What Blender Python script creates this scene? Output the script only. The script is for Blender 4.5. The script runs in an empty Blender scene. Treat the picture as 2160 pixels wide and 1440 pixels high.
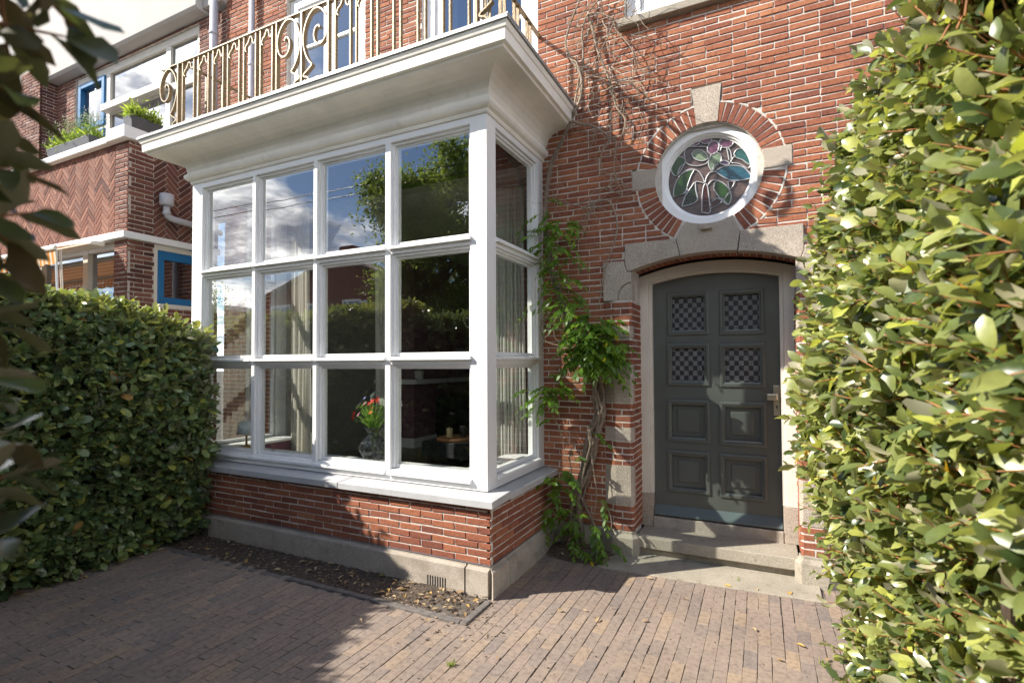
import bpy, math, random
import numpy as np
from math import sin, cos, pi, radians, sqrt, atan2
from mathutils import Vector

SC = bpy.context.scene
COL = SC.collection
random.seed(7)
RNG = np.random.default_rng(11)

# ------------------------------------------------------------------ camera
CAMP = np.array([0.0, 0.0, 1.8])
YAW, PITCH, ROLL, FPX = radians(-26.07), radians(1.46), radians(-0.28), 1092.0
PX, PY = 1080.0, 738.0
_f = np.array([sin(YAW) * cos(PITCH), cos(YAW) * cos(PITCH), sin(PITCH)])
_r0 = np.array([cos(YAW), -sin(YAW), 0.0])
_u0 = np.cross(_r0, _f)
_r = _r0 * cos(ROLL) + _u0 * sin(ROLL)
_u = -_r0 * sin(ROLL) + _u0 * cos(ROLL)


def ray(px, py):
    return _r * ((px - PX) / FPX) - _u * ((py - PY) / FPX) + _f


def at(px, py, y):
    """photo pixel -> point on the upright plane at distance y"""
    d = ray(px, py)
    return CAMP + d * (y / d[1])


def atx(px, py, x):
    d = ray(px, py)
    return CAMP + d * (x / d[0])


cam = bpy.data.cameras.new("camera")
camo = bpy.data.objects.new("camera", cam)
COL.objects.link(camo)
cam.sensor_width = 36.0
cam.lens = FPX / 2160 * 36
cam.shift_y = (PY - 720) / 2160
cam.clip_start = 0.05
cam.clip_end = 500
from mathutils import Matrix
camo.matrix_world = Matrix(((_r[0], _u[0], -_f[0], CAMP[0]), (_r[1], _u[1], -_f[1], CAMP[1]),
                            (_r[2], _u[2], -_f[2], CAMP[2]), (0, 0, 0, 1)))
cam.dof.use_dof = True
cam.dof.focus_distance = 5.0
cam.dof.aperture_fstop = 3.0
SC.camera = camo

# ------------------------------------------------------------------ light
LDIR = Vector((1.0, 0.72, -0.93)).normalized()
SUN_EL = math.asin(-LDIR.z)
sun = bpy.data.lights.new("sun", 'SUN')
suno = bpy.data.objects.new("sun", sun)
COL.objects.link(suno)
sun.energy = 5.0
sun.angle = radians(0.5)
sun.color = (1.0, 0.93, 0.83)
suno.rotation_euler = LDIR.to_track_quat('-Z', 'Y').to_euler()
suno.location = (-20, -15, 20)

SC.view_settings.view_transform = 'Standard'
SC.view_settings.look = 'None'
SC.view_settings.gamma = 1.0
SC.view_settings.use_curve_mapping = False
SC.view_settings.exposure = 1.0

W = bpy.data.worlds.new("World")
SC.world = W
W.use_nodes = True
nt = W.node_tree
nt.nodes.clear()


def N(t, typ, **kw):
    n = t.nodes.new(typ)
    for k, v in kw.items():
        if k.startswith('i_'):
            key = k[2:]
            n.inputs[int(key) if key.isdigit() else key.replace('_', ' ')].default_value = v
        else:
            setattr(n, k, v)
    return n


def ramp(t, stops, interp='LINEAR'):
    n = t.nodes.new('ShaderNodeValToRGB')
    cr = n.color_ramp
    cr.interpolation = interp
    while len(cr.elements) < len(stops):
        cr.elements.new(0.5)
    for e, (p, c) in zip(cr.elements, stops):
        e.position = p
        e.color = (c[0], c[1], c[2], 1) if len(c) == 3 else c
    return n


wo = N(nt, 'ShaderNodeOutputWorld')
bg = N(nt, 'ShaderNodeBackground')
bg.inputs['Strength'].default_value = 0.07
sky = N(nt, 'ShaderNodeTexSky', sky_type='NISHITA')
sky.sun_disc = False
sky.sun_elevation = SUN_EL
sky.sun_rotation = atan2(-LDIR.x, -LDIR.y)
sky.air_density = 1.0
sky.dust_density = 0.25
tc = N(nt, 'ShaderNodeTexCoord')
# clouds: noise over the direction vector, flattened towards the horizon
sep = N(nt, 'ShaderNodeSeparateXYZ')
nt.links.new(tc.outputs['Generated'], sep.inputs[0])
addz = N(nt, 'ShaderNodeMath', operation='ADD')
addz.inputs[1].default_value = 0.22
nt.links.new(sep.outputs['Z'], addz.inputs[0])
mxz = N(nt, 'ShaderNodeMath', operation='MAXIMUM')
mxz.inputs[1].default_value = 0.08
nt.links.new(addz.outputs[0], mxz.inputs[0])
dx = N(nt, 'ShaderNodeMath', operation='DIVIDE')
dy = N(nt, 'ShaderNodeMath', operation='DIVIDE')
nt.links.new(sep.outputs['X'], dx.inputs[0]); nt.links.new(mxz.outputs[0], dx.inputs[1])
nt.links.new(sep.outputs['Y'], dy.inputs[0]); nt.links.new(mxz.outputs[0], dy.inputs[1])
comb = N(nt, 'ShaderNodeCombineXYZ')
nt.links.new(dx.outputs[0], comb.inputs[0]); nt.links.new(dy.outputs[0], comb.inputs[1])
comb.inputs[2].default_value = 58.3
n1 = N(nt, 'ShaderNodeTexNoise', i_Scale=1.1, i_Detail=9.0, i_Roughness=0.58, i_Distortion=0.25)
nt.links.new(comb.outputs[0], n1.inputs['Vector'])
cr = ramp(nt, [(0.46, (0, 0, 0)), (0.56, (1, 1, 1))])
nt.links.new(n1.outputs['Fac'], cr.inputs[0])
n2 = N(nt, 'ShaderNodeTexNoise', i_Scale=2.6, i_Detail=6.0, i_Roughness=0.6)
nt.links.new(comb.outputs[0], n2.inputs['Vector'])
cc = ramp(nt, [(0.37, (4.6, 5.0, 6.4)), (0.46, (14, 14.2, 15)), (0.56, (38, 37.5, 36.5))])
nt.links.new(n2.outputs['Fac'], cc.inputs[0])
mixc = N(nt, 'ShaderNodeMix', data_type='RGBA')
hi = N(nt, 'ShaderNodeMapRange')      # heaped clouds stand low, the zenith is clear
hi.inputs['From Min'].default_value = 0.42; hi.inputs['From Max'].default_value = 0.75
hi.inputs['To Min'].default_value = 1.0; hi.inputs['To Max'].default_value = 0.12
nt.links.new(sep.outputs['Z'], hi.inputs['Value'])
cm = N(nt, 'ShaderNodeMath', operation='MULTIPLY')
nt.links.new(cr.outputs[0], cm.inputs[0]); nt.links.new(hi.outputs[0], cm.inputs[1])
nt.links.new(cm.outputs[0], mixc.inputs[0])
blu = N(nt, 'ShaderNodeMix', data_type='RGBA', blend_type='MULTIPLY')
blu.inputs[0].default_value = 1.0
blu.inputs[7].default_value = (0.80, 0.97, 1.20, 1)
nt.links.new(sky.outputs[0], blu.inputs[6])
nt.links.new(blu.outputs[2], mixc.inputs[6]); nt.links.new(cc.outputs[0], mixc.inputs[7])
nt.links.new(mixc.outputs[2], bg.inputs['Color'])
nt.links.new(bg.outputs[0], wo.inputs['Surface'])

SC.cycles.max_bounces = 8
SC.cycles.transparent_max_bounces = 24
SC.cycles.glossy_bounces = 5
SC.cycles.transmission_bounces = 8
SC.cycles.use_denoising = True
SC.cycles.sample_clamp_indirect = 6.0

# ------------------------------------------------------------------ materials
MATS = {}


def newmat(name):
    m = bpy.data.materials.new(name)
    m.use_nodes = True
    t = m.node_tree
    t.nodes.clear()
    o = N(t, 'ShaderNodeOutputMaterial')
    b = N(t, 'ShaderNodeBsdfPrincipled')
    t.links.new(b.outputs[0], o.inputs['Surface'])
    MATS[name] = m
    return m, t, b, o


def noise(t, scale, detail=4.0, rough=0.6, co='Object', stretch=None):
    c = N(t, 'ShaderNodeTexCoord')
    n = N(t, 'ShaderNodeTexNoise')
    n.inputs['Scale'].default_value = scale
    n.inputs['Detail'].default_value = detail
    n.inputs['Roughness'].default_value = rough
    if stretch:
        mp = N(t, 'ShaderNodeMapping')
        mp.inputs['Scale'].default_value = stretch
        t.links.new(c.outputs[co], mp.inputs[0])
        t.links.new(mp.outputs[0], n.inputs['Vector'])
    else:
        t.links.new(c.outputs[co], n.inputs['Vector'])
    return n


def mul(t, a, b, fac=1.0, mode='MULTIPLY'):
    m = N(t, 'ShaderNodeMix', data_type='RGBA', blend_type=mode)
    m.inputs[0].default_value = fac
    t.links.new(a, m.inputs[6])
    if isinstance(b, tuple):
        m.inputs[7].default_value = (*b, 1)
    else:
        t.links.new(b, m.inputs[7])
    return m.outputs[2]


def bump(t, b, src, dist=0.01, strength=0.5):
    n = N(t, 'ShaderNodeBump')
    n.inputs['Strength'].default_value = strength
    n.inputs['Distance'].default_value = dist
    t.links.new(src, n.inputs['Height'])
    t.links.new(n.outputs[0], b.inputs['Normal'])


def mat_simple(name, col, rough=0.6, var=0.12, scale=6.0, bmp=0.0, bscale=60.0, metal=0.0, spec=0.5, coat=0.0, dirt=None):
    m, t, b, o = newmat(name)
    n = noise(t, scale, 5)
    lo = tuple(c * (1 - var) for c in col)
    hi = tuple(min(1, c * (1 + var)) for c in col)
    r = ramp(t, [(0.3, lo), (0.7, hi)])
    t.links.new(n.outputs['Fac'], r.inputs[0])
    out = r.outputs[0]
    if dirt:
        d = noise(t, dirt[1], 8, 0.7)
        dr = ramp(t, [(dirt[2], (0, 0, 0)), (dirt[3], (1, 1, 1))])
        t.links.new(d.outputs['Fac'], dr.inputs[0])
        mm = N(t, 'ShaderNodeMix', data_type='RGBA')
        t.links.new(dr.outputs[0], mm.inputs[0])
        t.links.new(out, mm.inputs[6])
        mm.inputs[7].default_value = (*dirt[0], 1)
        out = mm.outputs[2]
    t.links.new(out, b.inputs['Base Color'])
    b.inputs['Roughness'].default_value = rough
    b.inputs['Metallic'].default_value = metal
    b.inputs['Specular IOR Level'].default_value = spec
    b.inputs['Coat Weight'].default_value = coat
    if bmp:
        bn = noise(t, bscale, 6, 0.65)
        bump(t, b, bn.outputs['Fac'], 0.01, bmp)
    return m


def mat_brick(name, stops, spotcol, scale=45, rough=0.85, bstr=0.5):
    m, t, b, o = newmat(name)
    a = N(t, 'ShaderNodeAttribute', attribute_name='tint')
    r = ramp(t, stops)
    t.links.new(a.outputs['Fac'], r.inputs[0])
    n = noise(t, scale, 6, 0.7)
    nr = ramp(t, [(0.3, (0.62, 0.60, 0.60)), (0.5, (1, 1, 1)), (0.75, (1.25, 1.2, 1.15))])
    t.links.new(n.outputs['Fac'], nr.inputs[0])
    c1 = mul(t, r.outputs[0], nr.outputs[0])
    n3 = noise(t, 1.1, 5, 0.6)
    nr3 = ramp(t, [(0.3, (0.82, 0.80, 0.80)), (0.65, (1.08, 1.06, 1.04))])
    t.links.new(n3.outputs['Fac'], nr3.inputs[0])
    c1 = mul(t, c1, nr3.outputs[0])
    n2 = noise(t, 130, 3, 0.6)
    sp = ramp(t, [(0.66, (0, 0, 0)), (0.74, (1, 1, 1))])
    t.links.new(n2.outputs['Fac'], sp.inputs[0])
    mm = N(t, 'ShaderNodeMix', data_type='RGBA')
    t.links.new(sp.outputs[0], mm.inputs[0]); t.links.new(c1, mm.inputs[6])
    mm.inputs[7].default_value = (*spotcol, 1)
    t.links.new(mm.outputs[2], b.inputs['Base Color'])
    b.inputs['Roughness'].default_value = rough
    b.inputs['Specular IOR Level'].default_value = 0.25
    bump(t, b, n.outputs['Fac'], 0.006, bstr)
    return m


mat_brick('red_brick', [(0, (0.130, 0.050, 0.038)), (0.35, (0.225, 0.083, 0.053)), (0.7, (0.315, 0.122, 0.066)), (1, (0.40, 0.185, 0.10))], (0.10, 0.035, 0.03))
mat_brick('dark_brick', [(0, (0.075, 0.034, 0.030)), (0.4, (0.165, 0.070, 0.050)), (0.75, (0.235, 0.108, 0.074)), (1, (0.30, 0.155, 0.11))], (0.06, 0.03, 0.03))
mat_brick('paver', [(0, (0.185, 0.165, 0.155)), (0.3, (0.228, 0.190, 0.165)), (0.6, (0.262, 0.213, 0.176)), (0.85, (0.295, 0.232, 0.176)), (1, (0.33, 0.25, 0.168))], (0.33, 0.29, 0.24), scale=30, bstr=0.35)
mat_simple('mortar', (0.57, 0.525, 0.47), 0.95, 0.18, 14, 0.6, 150)
mat_simple('dark_mortar', (0.50, 0.44, 0.39), 0.95, 0.2, 14, 0.6, 150)
mat_simple('joint_sand', (0.115, 0.098, 0.082), 1.0, 0.35, 9, 0.8, 90)
mat_simple('white_paint', (0.75, 0.75, 0.745), 0.42, 0.03, 3, dirt=((0.60, 0.575, 0.52), 9.0, 0.60, 0.90))
mat_simple('white_gloss', (0.80, 0.80, 0.80), 0.3, 0.02, 3)
mat_simple('cream_paint', (0.64, 0.60, 0.53), 0.45, 0.05, 4, 0.05, 30)
mat_simple('plaster_white', (0.80, 0.77, 0.70), 0.75, 0.10, 2.2, 0.35, 14, dirt=((0.40, 0.35, 0.26), 5.0, 0.61, 0.88))
mat_simple('house_plaster', (0.42, 0.395, 0.37), 0.85, 0.05, 2, 0.2, 40)
mat_simple('zinc', (0.30, 0.31, 0.32), 0.5, 0.25, 9, 0.2, 40, metal=0.5)
mat_simple('lead', (0.16, 0.17, 0.20), 0.55, 0.25, 12, 0.3, 50, metal=0.3)
mat_simple('grey_pipe', (0.46, 0.46, 0.50), 0.45, 0.06, 5)
mat_simple('gold_paint', (0.20, 0.145, 0.075), 0.42, 0.25, 18, 0.35, 60, metal=0.25, dirt=((0.50, 0.44, 0.32), 30.0, 0.66, 0.76))
mat_simple('door_green', (0.083, 0.093, 0.084), 0.38, 0.08, 5, 0.06, 40, coat=0.15)
mat_simple('door_green_light', (0.10, 0.13, 0.13), 0.35, 0.06, 5)
mat_simple('steel', (0.58, 0.54, 0.46), 0.32, 0.06, 9, metal=0.9)
mat_simple('bluestone', (0.42, 0.425, 0.43), 0.62, 0.10, 5, 0.15, 60, dirt=((0.26, 0.25, 0.22), 22.0, 0.62, 0.8))
mat_simple('blue_paint', (0.012, 0.135, 0.32), 0.4, 0.08, 5)
mat_simple('dark_room', (0.06, 0.05, 0.055), 0.9, 0.2, 2)
mat_simple('room_plaster', (0.30, 0.28, 0.27), 0.9, 0.08, 2)
mat_simple('aubergine', (0.16, 0.065, 0.105), 0.8, 0.1, 3)
mat_simple('oak_floor', (0.10, 0.07, 0.05), 0.35, 0.2, 3)
mat_simple('black_fabric', (0.012, 0.013, 0.016), 0.8, 0.2, 20)
mat_simple('black_iron', (0.015, 0.015, 0.017), 0.5, 0.2, 20)
mat_simple('cork', (0.42, 0.20, 0.085), 0.7, 0.25, 40)
mat_simple('wax', (0.72, 0.58, 0.32), 0.5, 0.05, 10)
mat_simple('brass', (0.55, 0.36, 0.10), 0.3, 0.1, 10, metal=1.0)
mat_simple('lamp_white', (0.70, 0.74, 0.74), 0.8, 0.03, 5)
mat_simple('ceramic', (0.55, 0.54, 0.52), 0.4, 0.05, 5)
mat_simple('planter_grey', (0.06, 0.062, 0.07), 0.55, 0.15, 8)
mat_simple('bark', (0.20, 0.155, 0.115), 0.9, 0.35, 30, 0.9, 60)
mat_simple('pale_bark', (0.27, 0.215, 0.16), 0.9, 0.3, 30, 0.6, 70)
mat_simple('twig', (0.29, 0.125, 0.045), 0.7, 0.35, 20)
mat_simple('dark_twig', (0.06, 0.04, 0.025), 0.8, 0.35, 20)
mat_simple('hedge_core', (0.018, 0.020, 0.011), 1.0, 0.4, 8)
mat_simple('soil', (0.085, 0.064, 0.048), 1.0, 0.5, 30, 1.0, 70)
mat_simple('dry_bits', (0.27, 0.195, 0.13), 0.9, 0.6, 40)
mat_simple('kerb', (0.14, 0.125, 0.115), 0.95, 0.3, 20, 0.5, 60)
mat_simple('asphalt', (0.07, 0.07, 0.07), 0.95, 0.25, 12, 0.4, 90)
mat_simple('roof_tile', (0.10, 0.05, 0.04), 0.8, 0.3, 6, 0.3, 20)
mat_simple('far_brick', (0.17, 0.055, 0.038), 0.9, 0.2, 5)
mat_simple('awning_frame', (0.74, 0.68, 0.58), 0.5, 0.05, 5)


def mat_stone(name, col, dirtcol, rough=0.85, speck=0.5, dirtw=(0.55, 0.8)):
    """granite-like cast stone with fine dark and pale grains"""
    m, t, b, o = newmat(name)
    n = noise(t, 3.0, 6, 0.6)
    r = ramp(t, [(0.3, tuple(c * 0.82 for c in col)), (0.7, tuple(c * 1.12 for c in col))])
    t.links.new(n.outputs['Fac'], r.inputs[0])
    v = noise(t, 210, 2, 0.5)
    vr = ramp(t, [(0.36, (1 - speck, 1 - speck, 1 - speck)), (0.5, (1, 1, 1)), (0.66, (1 + speck * 0.7,) * 3)])
    t.links.new(v.outputs['Fac'], vr.inputs[0])
    c1 = mul(t, r.outputs[0], vr.outputs[0])
    d = noise(t, 7, 8, 0.72)
    dr = ramp(t, [(dirtw[0], (0, 0, 0)), (dirtw[1], (1, 1, 1))])
    t.links.new(d.outputs['Fac'], dr.inputs[0])
    mm = N(t, 'ShaderNodeMix', data_type='RGBA')
    t.links.new(dr.outputs[0], mm.inputs[0]); t.links.new(c1, mm.inputs[6])
    mm.inputs[7].default_value = (*dirtcol, 1)
    t.links.new(mm.outputs[2], b.inputs['Base Color'])
    b.inputs['Roughness'].default_value = rough
    b.inputs['Specular IOR Level'].default_value = 0.3
    bump(t, b, v.outputs['Fac'], 0.004, 0.5)
    return m


mat_stone('granite', (0.40, 0.345, 0.285), (0.22, 0.18, 0.13), dirtw=(0.6, 0.9))
mat_stone('plinth_stone', (0.40, 0.352, 0.295), (0.20, 0.165, 0.12), speck=0.28, dirtw=(0.5, 0.82))
mat_stone('step_stone', (0.34, 0.305, 0.245), (0.13, 0.11, 0.08), speck=0.35, dirtw=(0.56, 0.78))


def mat_glass(name, ior=1.75, tint=(0.93, 0.965, 0.945)):
    m, t, b, o = newmat(name)
    t.nodes.remove(b)
    fr = N(t, 'ShaderNodeFresnel')
    gb = N(t, 'ShaderNodeNewGeometry')      # same reflectance from either side of a thin pane
    im = N(t, 'ShaderNodeMix', data_type='FLOAT')
    im.inputs[2].default_value = ior
    im.inputs[3].default_value = 1.0 / ior
    t.links.new(gb.outputs['Backfacing'], im.inputs[0])
    t.links.new(im.outputs[0], fr.inputs['IOR'])
    tr = N(t, 'ShaderNodeBsdfTransparent')
    tr.inputs['Color'].default_value = (*tint, 1)
    gl = N(t, 'ShaderNodeBsdfGlossy')
    gl.inputs['Roughness'].default_value = 0.0
    gl.inputs['Color'].default_value = (1, 1, 1, 1)
    mx = N(t, 'ShaderNodeMixShader')
    t.links.new(fr.outputs[0], mx.inputs[0])
    t.links.new(tr.outputs[0], mx.inputs[1])
    t.links.new(gl.outputs[0], mx.inputs[2])
    t.links.new(mx.outputs[0], o.inputs['Surface'])
    # slight float-glass waviness
    n = noise(t, 1.3, 2, 0.4)
    bp = N(t, 'ShaderNodeBump')
    bp.inputs['Strength'].default_value = 0.05
    bp.inputs['Distance'].default_value = 0.02
    t.links.new(n.outputs['Fac'], bp.inputs['Height'])
    t.links.new(bp.outputs[0], gl.inputs['Normal'])
    return m


mat_glass('pane_glass', 2.7)
mat_glass('far_glass', 3.6, (0.35, 0.40, 0.45))


def mat_leaf(name, top, under, rough=0.38, trans=0.25, transcol=(0.25, 0.33, 0.04), coat=0.0, spec=0.5):
    """top = colour stops over the leaf's own 'tint'; the underside has its own colour"""
    m, t, b, o = newmat(name)
    a = N(t, 'ShaderNodeAttribute', attribute_name='tint')
    r = ramp(t, top)
    t.links.new(a.outputs['Fac'], r.inputs[0])
    r2 = ramp(t, under)
    t.links.new(a.outputs['Fac'], r2.inputs[0])
    n = noise(t, 35, 3)
    nr = ramp(t, [(0.3, (0.8, 0.8, 0.8)), (0.7, (1.15, 1.15, 1.15))])
    t.links.new(n.outputs['Fac'], nr.inputs[0])
    g = N(t, 'ShaderNodeNewGeometry')
    mm = N(t, 'ShaderNodeMix', data_type='RGBA')
    t.links.new(g.outputs['Backfacing'], mm.inputs[0])
    t.links.new(mul(t, r.outputs[0], nr.outputs[0]), mm.inputs[6])
    t.links.new(r2.outputs[0], mm.inputs[7])
    t.links.new(mm.outputs[2], b.inputs['Base Color'])
    b.inputs['Roughness'].default_value = rough
    b.inputs['Specular IOR Level'].default_value = spec
    b.inputs['Coat Weight'].default_value = coat
    b.inputs['Coat Roughness'].default_value = 0.22
    tl = N(t, 'ShaderNodeBsdfTranslucent')
    tm = mul(t, r.outputs[0], (3.0, 3.0, 1.6))
    t.links.new(tm, tl.inputs['Color'])
    mx = N(t, 'ShaderNodeMixShader')
    mx.inputs[0].default_value = trans
    t.links.new(b.outputs[0], mx.inputs[1]); t.links.new(tl.outputs[0], mx.inputs[2])
    t.links.new(mx.outputs[0], o.inputs['Surface'])
    return m


YEL = (0.52, 0.32, 0.03)
mat_leaf('oleaster_leaf', [(0, (0.044, 0.072, 0.022)), (0.35, (0.130, 0.165, 0.048)), (0.75, (0.29, 0.31, 0.095)), (0.90, (0.42, 0.44, 0.09)), (0.965, (0.38, 0.45, 0.03)), (0.97, YEL), (1.0, YEL)],
         [(0, (0.34, 0.33, 0.23)), (0.95, (0.50, 0.46, 0.30)), (0.97, YEL), (1, YEL)], 0.36, 0.22, coat=0.3)
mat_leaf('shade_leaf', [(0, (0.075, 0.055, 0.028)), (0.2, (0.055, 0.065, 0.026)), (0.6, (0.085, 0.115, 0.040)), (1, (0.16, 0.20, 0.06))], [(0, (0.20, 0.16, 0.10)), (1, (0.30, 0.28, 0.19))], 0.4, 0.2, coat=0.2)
mat_leaf('hedge_leaf', [(0, (0.045, 0.080, 0.038)), (0.4, (0.115, 0.170, 0.066)), (0.8, (0.215, 0.265, 0.082)), (0.95, (0.33, 0.34, 0.075)), (0.985, (0.33, 0.34, 0.075)), (0.99, (0.35, 0.20, 0.06)), (1, (0.35, 0.20, 0.06))],
         [(0, (0.16, 0.17, 0.11)), (1, (0.27, 0.26, 0.15))], 0.30, 0.15, coat=0.25)
mat_leaf('wisteria_leaf', [(0, (0.05, 0.10, 0.014)), (0.5, (0.10, 0.19, 0.02)), (0.92, (0.17, 0.27, 0.03)), (1, (0.42, 0.36, 0.02))],
         [(0, (0.07, 0.12, 0.03)), (1, (0.15, 0.21, 0.06))], 0.42, 0.35)
mat_leaf('tree_leaf', [(0, (0.07, 0.10, 0.03)), (1, (0.19, 0.24, 0.07))], [(0, (0.08, 0.11, 0.04)), (1, (0.16, 0.20, 0.08))], 0.5, 0.5)
mat_leaf('lime_leaf', [(0, (0.08, 0.13, 0.02)), (1, (0.23, 0.28, 0.06))], [(0, (0.15, 0.22, 0.04)), (1, (0.3, 0.36, 0.1))], 0.5, 0.35)
mat_leaf('dry_leaf', [(0, (0.22, 0.13, 0.06)), (0.5, (0.36, 0.245, 0.13)), (0.8, (0.46, 0.36, 0.23)), (1, (0.47, 0.30, 0.09))],
         [(0, (0.38, 0.27, 0.14)), (1, (0.55, 0.42, 0.25))], 0.7, 0.1)


def mat_cloth(name, col, trans=0.35, scale=400):
    m, t, b, o = newmat(name)
    w = noise(t, 60, 4, 0.6, stretch=(6, 6, 0.4))
    r = ramp(t, [(0.3, tuple(c * 0.8 for c in col)), (0.7, tuple(min(1, c * 1.1) for c in col))])
    t.links.new(w.outputs['Fac'], r.inputs[0])
    t.links.new(r.outputs[0], b.inputs['Base Color'])
    b.inputs['Roughness'].default_value = 0.9
    b.inputs['Specular IOR Level'].default_value = 0.1
    tl = N(t, 'ShaderNodeBsdfTranslucent')
    t.links.new(r.outputs[0], tl.inputs['Color'])
    mx = N(t, 'ShaderNodeMixShader')
    mx.inputs[0].default_value = trans
    t.links.new(b.outputs[0], mx.inputs[1]); t.links.new(tl.outputs[0], mx.inputs[2])
    t.links.new(mx.outputs[0], o.inputs['Surface'])
    return m


mat_cloth('linen', (0.70, 0.665, 0.60), 0.4)
mat_cloth('sheer', (0.76, 0.755, 0.71), 0.5)


def mat_stripes(name):
    m, t, b, o = newmat(name)
    c = N(t, 'ShaderNodeTexCoord')
    s = N(t, 'ShaderNodeSeparateXYZ')
    t.links.new(c.outputs['Object'], s.inputs[0])
    md = N(t, 'ShaderNodeMath', operation='PINGPONG')
    md.inputs[1].default_value = 0.05
    t.links.new(s.outputs['X'], md.inputs[0])
    r = ramp(t, [(0.0, (0.80, 0.36, 0.06)), (0.024, (0.80, 0.36, 0.06)), (0.0245, (0.80, 0.72, 0.55)), (1, (0.80, 0.72, 0.55))])
    t.links.new(md.outputs[0], r.inputs[0])
    t.links.new(r.outputs[0], b.inputs['Base Color'])
    b.inputs['Roughness'].default_value = 0.9
    tl = N(t, 'ShaderNodeBsdfTranslucent')
    t.links.new(r.outputs[0], tl.inputs['Color'])
    mx = N(t, 'ShaderNodeMixShader')
    mx.inputs[0].default_value = 0.4
    t.links.new(b.outputs[0], mx.inputs[1]); t.links.new(tl.outputs[0], mx.inputs[2])
    t.links.new(mx.outputs[0], o.inputs['Surface'])
    return m


mat_stripes('awning_stripes')


def mat_woven(name):
    """obscured door glass with a basket weave of dark squares and grey bars"""
    m, t, b, o = newmat(name)
    c = N(t, 'ShaderNodeTexCoord')
    mp = N(t, 'ShaderNodeMapping')
    sx_ = N(t, 'ShaderNodeSeparateXYZ'); cx_ = N(t, 'ShaderNodeCombineXYZ')
    t.links.new(c.outputs['Object'], sx_.inputs[0])
    t.links.new(sx_.outputs['X'], cx_.inputs['X']); t.links.new(sx_.outputs['Z'], cx_.inputs['Y'])
    t.links.new(cx_.outputs[0], mp.inputs[0])
    nz = noise(t, 55, 3, 0.6)
    vm = N(t, 'ShaderNodeMix', data_type='RGBA', blend_type='ADD')
    vm.inputs[0].default_value = 0.012
    t.links.new(mp.outputs[0], vm.inputs[6]); t.links.new(nz.outputs['Color'], vm.inputs[7])
    br = N(t, 'ShaderNodeTexChecker')
    br.inputs['Scale'].default_value = 1.0
    br.inputs['Color1'].default_value = (0.005, 0.006, 0.007, 1)
    br.inputs['Color2'].default_value = (0.15, 0.152, 0.155, 1)
    mp.inputs['Scale'].default_value = (1 / 0.041, 1 / 0.047, 0.01)
    mp.inputs['Location'].default_value = (0.2, 0.3, 0.5)
    vm.inputs[0].default_value = 0.22
    t.links.new(vm.outputs[2], br.inputs['Vector'])
    n2 = noise(t, 160, 3, 0.6)
    nr = ramp(t, [(0.3, (0.3, 0.3, 0.3)), (0.75, (1.5, 1.5, 1.5))])
    t.links.new(n2.outputs['Fac'], nr.inputs[0])
    t.links.new(mul(t, br.outputs['Color'], nr.outputs[0]), b.inputs['Base Color'])
    b.inputs['Roughness'].default_value = 0.12
    bump(t, b, n2.outputs['Fac'], 0.01, 0.6)
    return m


mat_woven('woven_glass')


def mat_stain(name, col):
    m, t, b, o = newmat(name)
    n = noise(t, 28, 5, 0.7, stretch=(1, 1, 3))
    r = ramp(t, [(0.3, tuple(c * 0.5 for c in col)), (0.7, tuple(c * 1.5 for c in col))])
    t.links.new(n.outputs['Fac'], r.inputs[0])
    t.links.new(r.outputs[0], b.inputs['Base Color'])
    b.inputs['Roughness'].default_value = 0.12
    bump(t, b, n.outputs['Fac'], 0.01, 0.35)
    return m


for nm, c in (('stain_ground', (0.085, 0.058, 0.052)), ('stain_green', (0.018, 0.055, 0.010)), ('stain_dark', (0.010, 0.024, 0.010)),
              ('stain_blue', (0.018, 0.075, 0.11)), ('stain_teal', (0.02, 0.085, 0.08)), ('stain_purple', (0.12, 0.045, 0.085)),
              ('stain_sage', (0.14, 0.19, 0.12)), ('stain_red', (0.04, 0.010, 0.008)), ('stain_violet', (0.04, 0.02, 0.06))):
    mat_stain(nm, c)
mat_simple('lead_came', (0.42, 0.42, 0.43), 0.4, 0.1, 30, metal=0.4)

m, t, b, o = newmat('smoked_glass')
b.inputs['Base Color'].default_value = (0.03, 0.03, 0.034, 1)
b.inputs['Roughness'].default_value = 0.03
b.inputs['Alpha'].default_value = 0.6
b.inputs['Coat Weight'].default_value = 1.0
for nm, c in (('petal_red', (0.55, 0.03, 0.02)), ('petal_pink', (0.6, 0.25, 0.35)), ('petal_white', (0.6, 0.62, 0.5)),
              ('petal_blue', (0.2, 0.22, 0.5)), ('petal_orange', (0.6, 0.2, 0.02)), ('stem_green', (0.13, 0.26, 0.02)), ('flower_eye', (0.35, 0.30, 0.04))):
    mat_simple(nm, c, 0.7, 0.15, 30)

# ------------------------------------------------------------------ mesh builder
ORIGIN = {}


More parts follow.
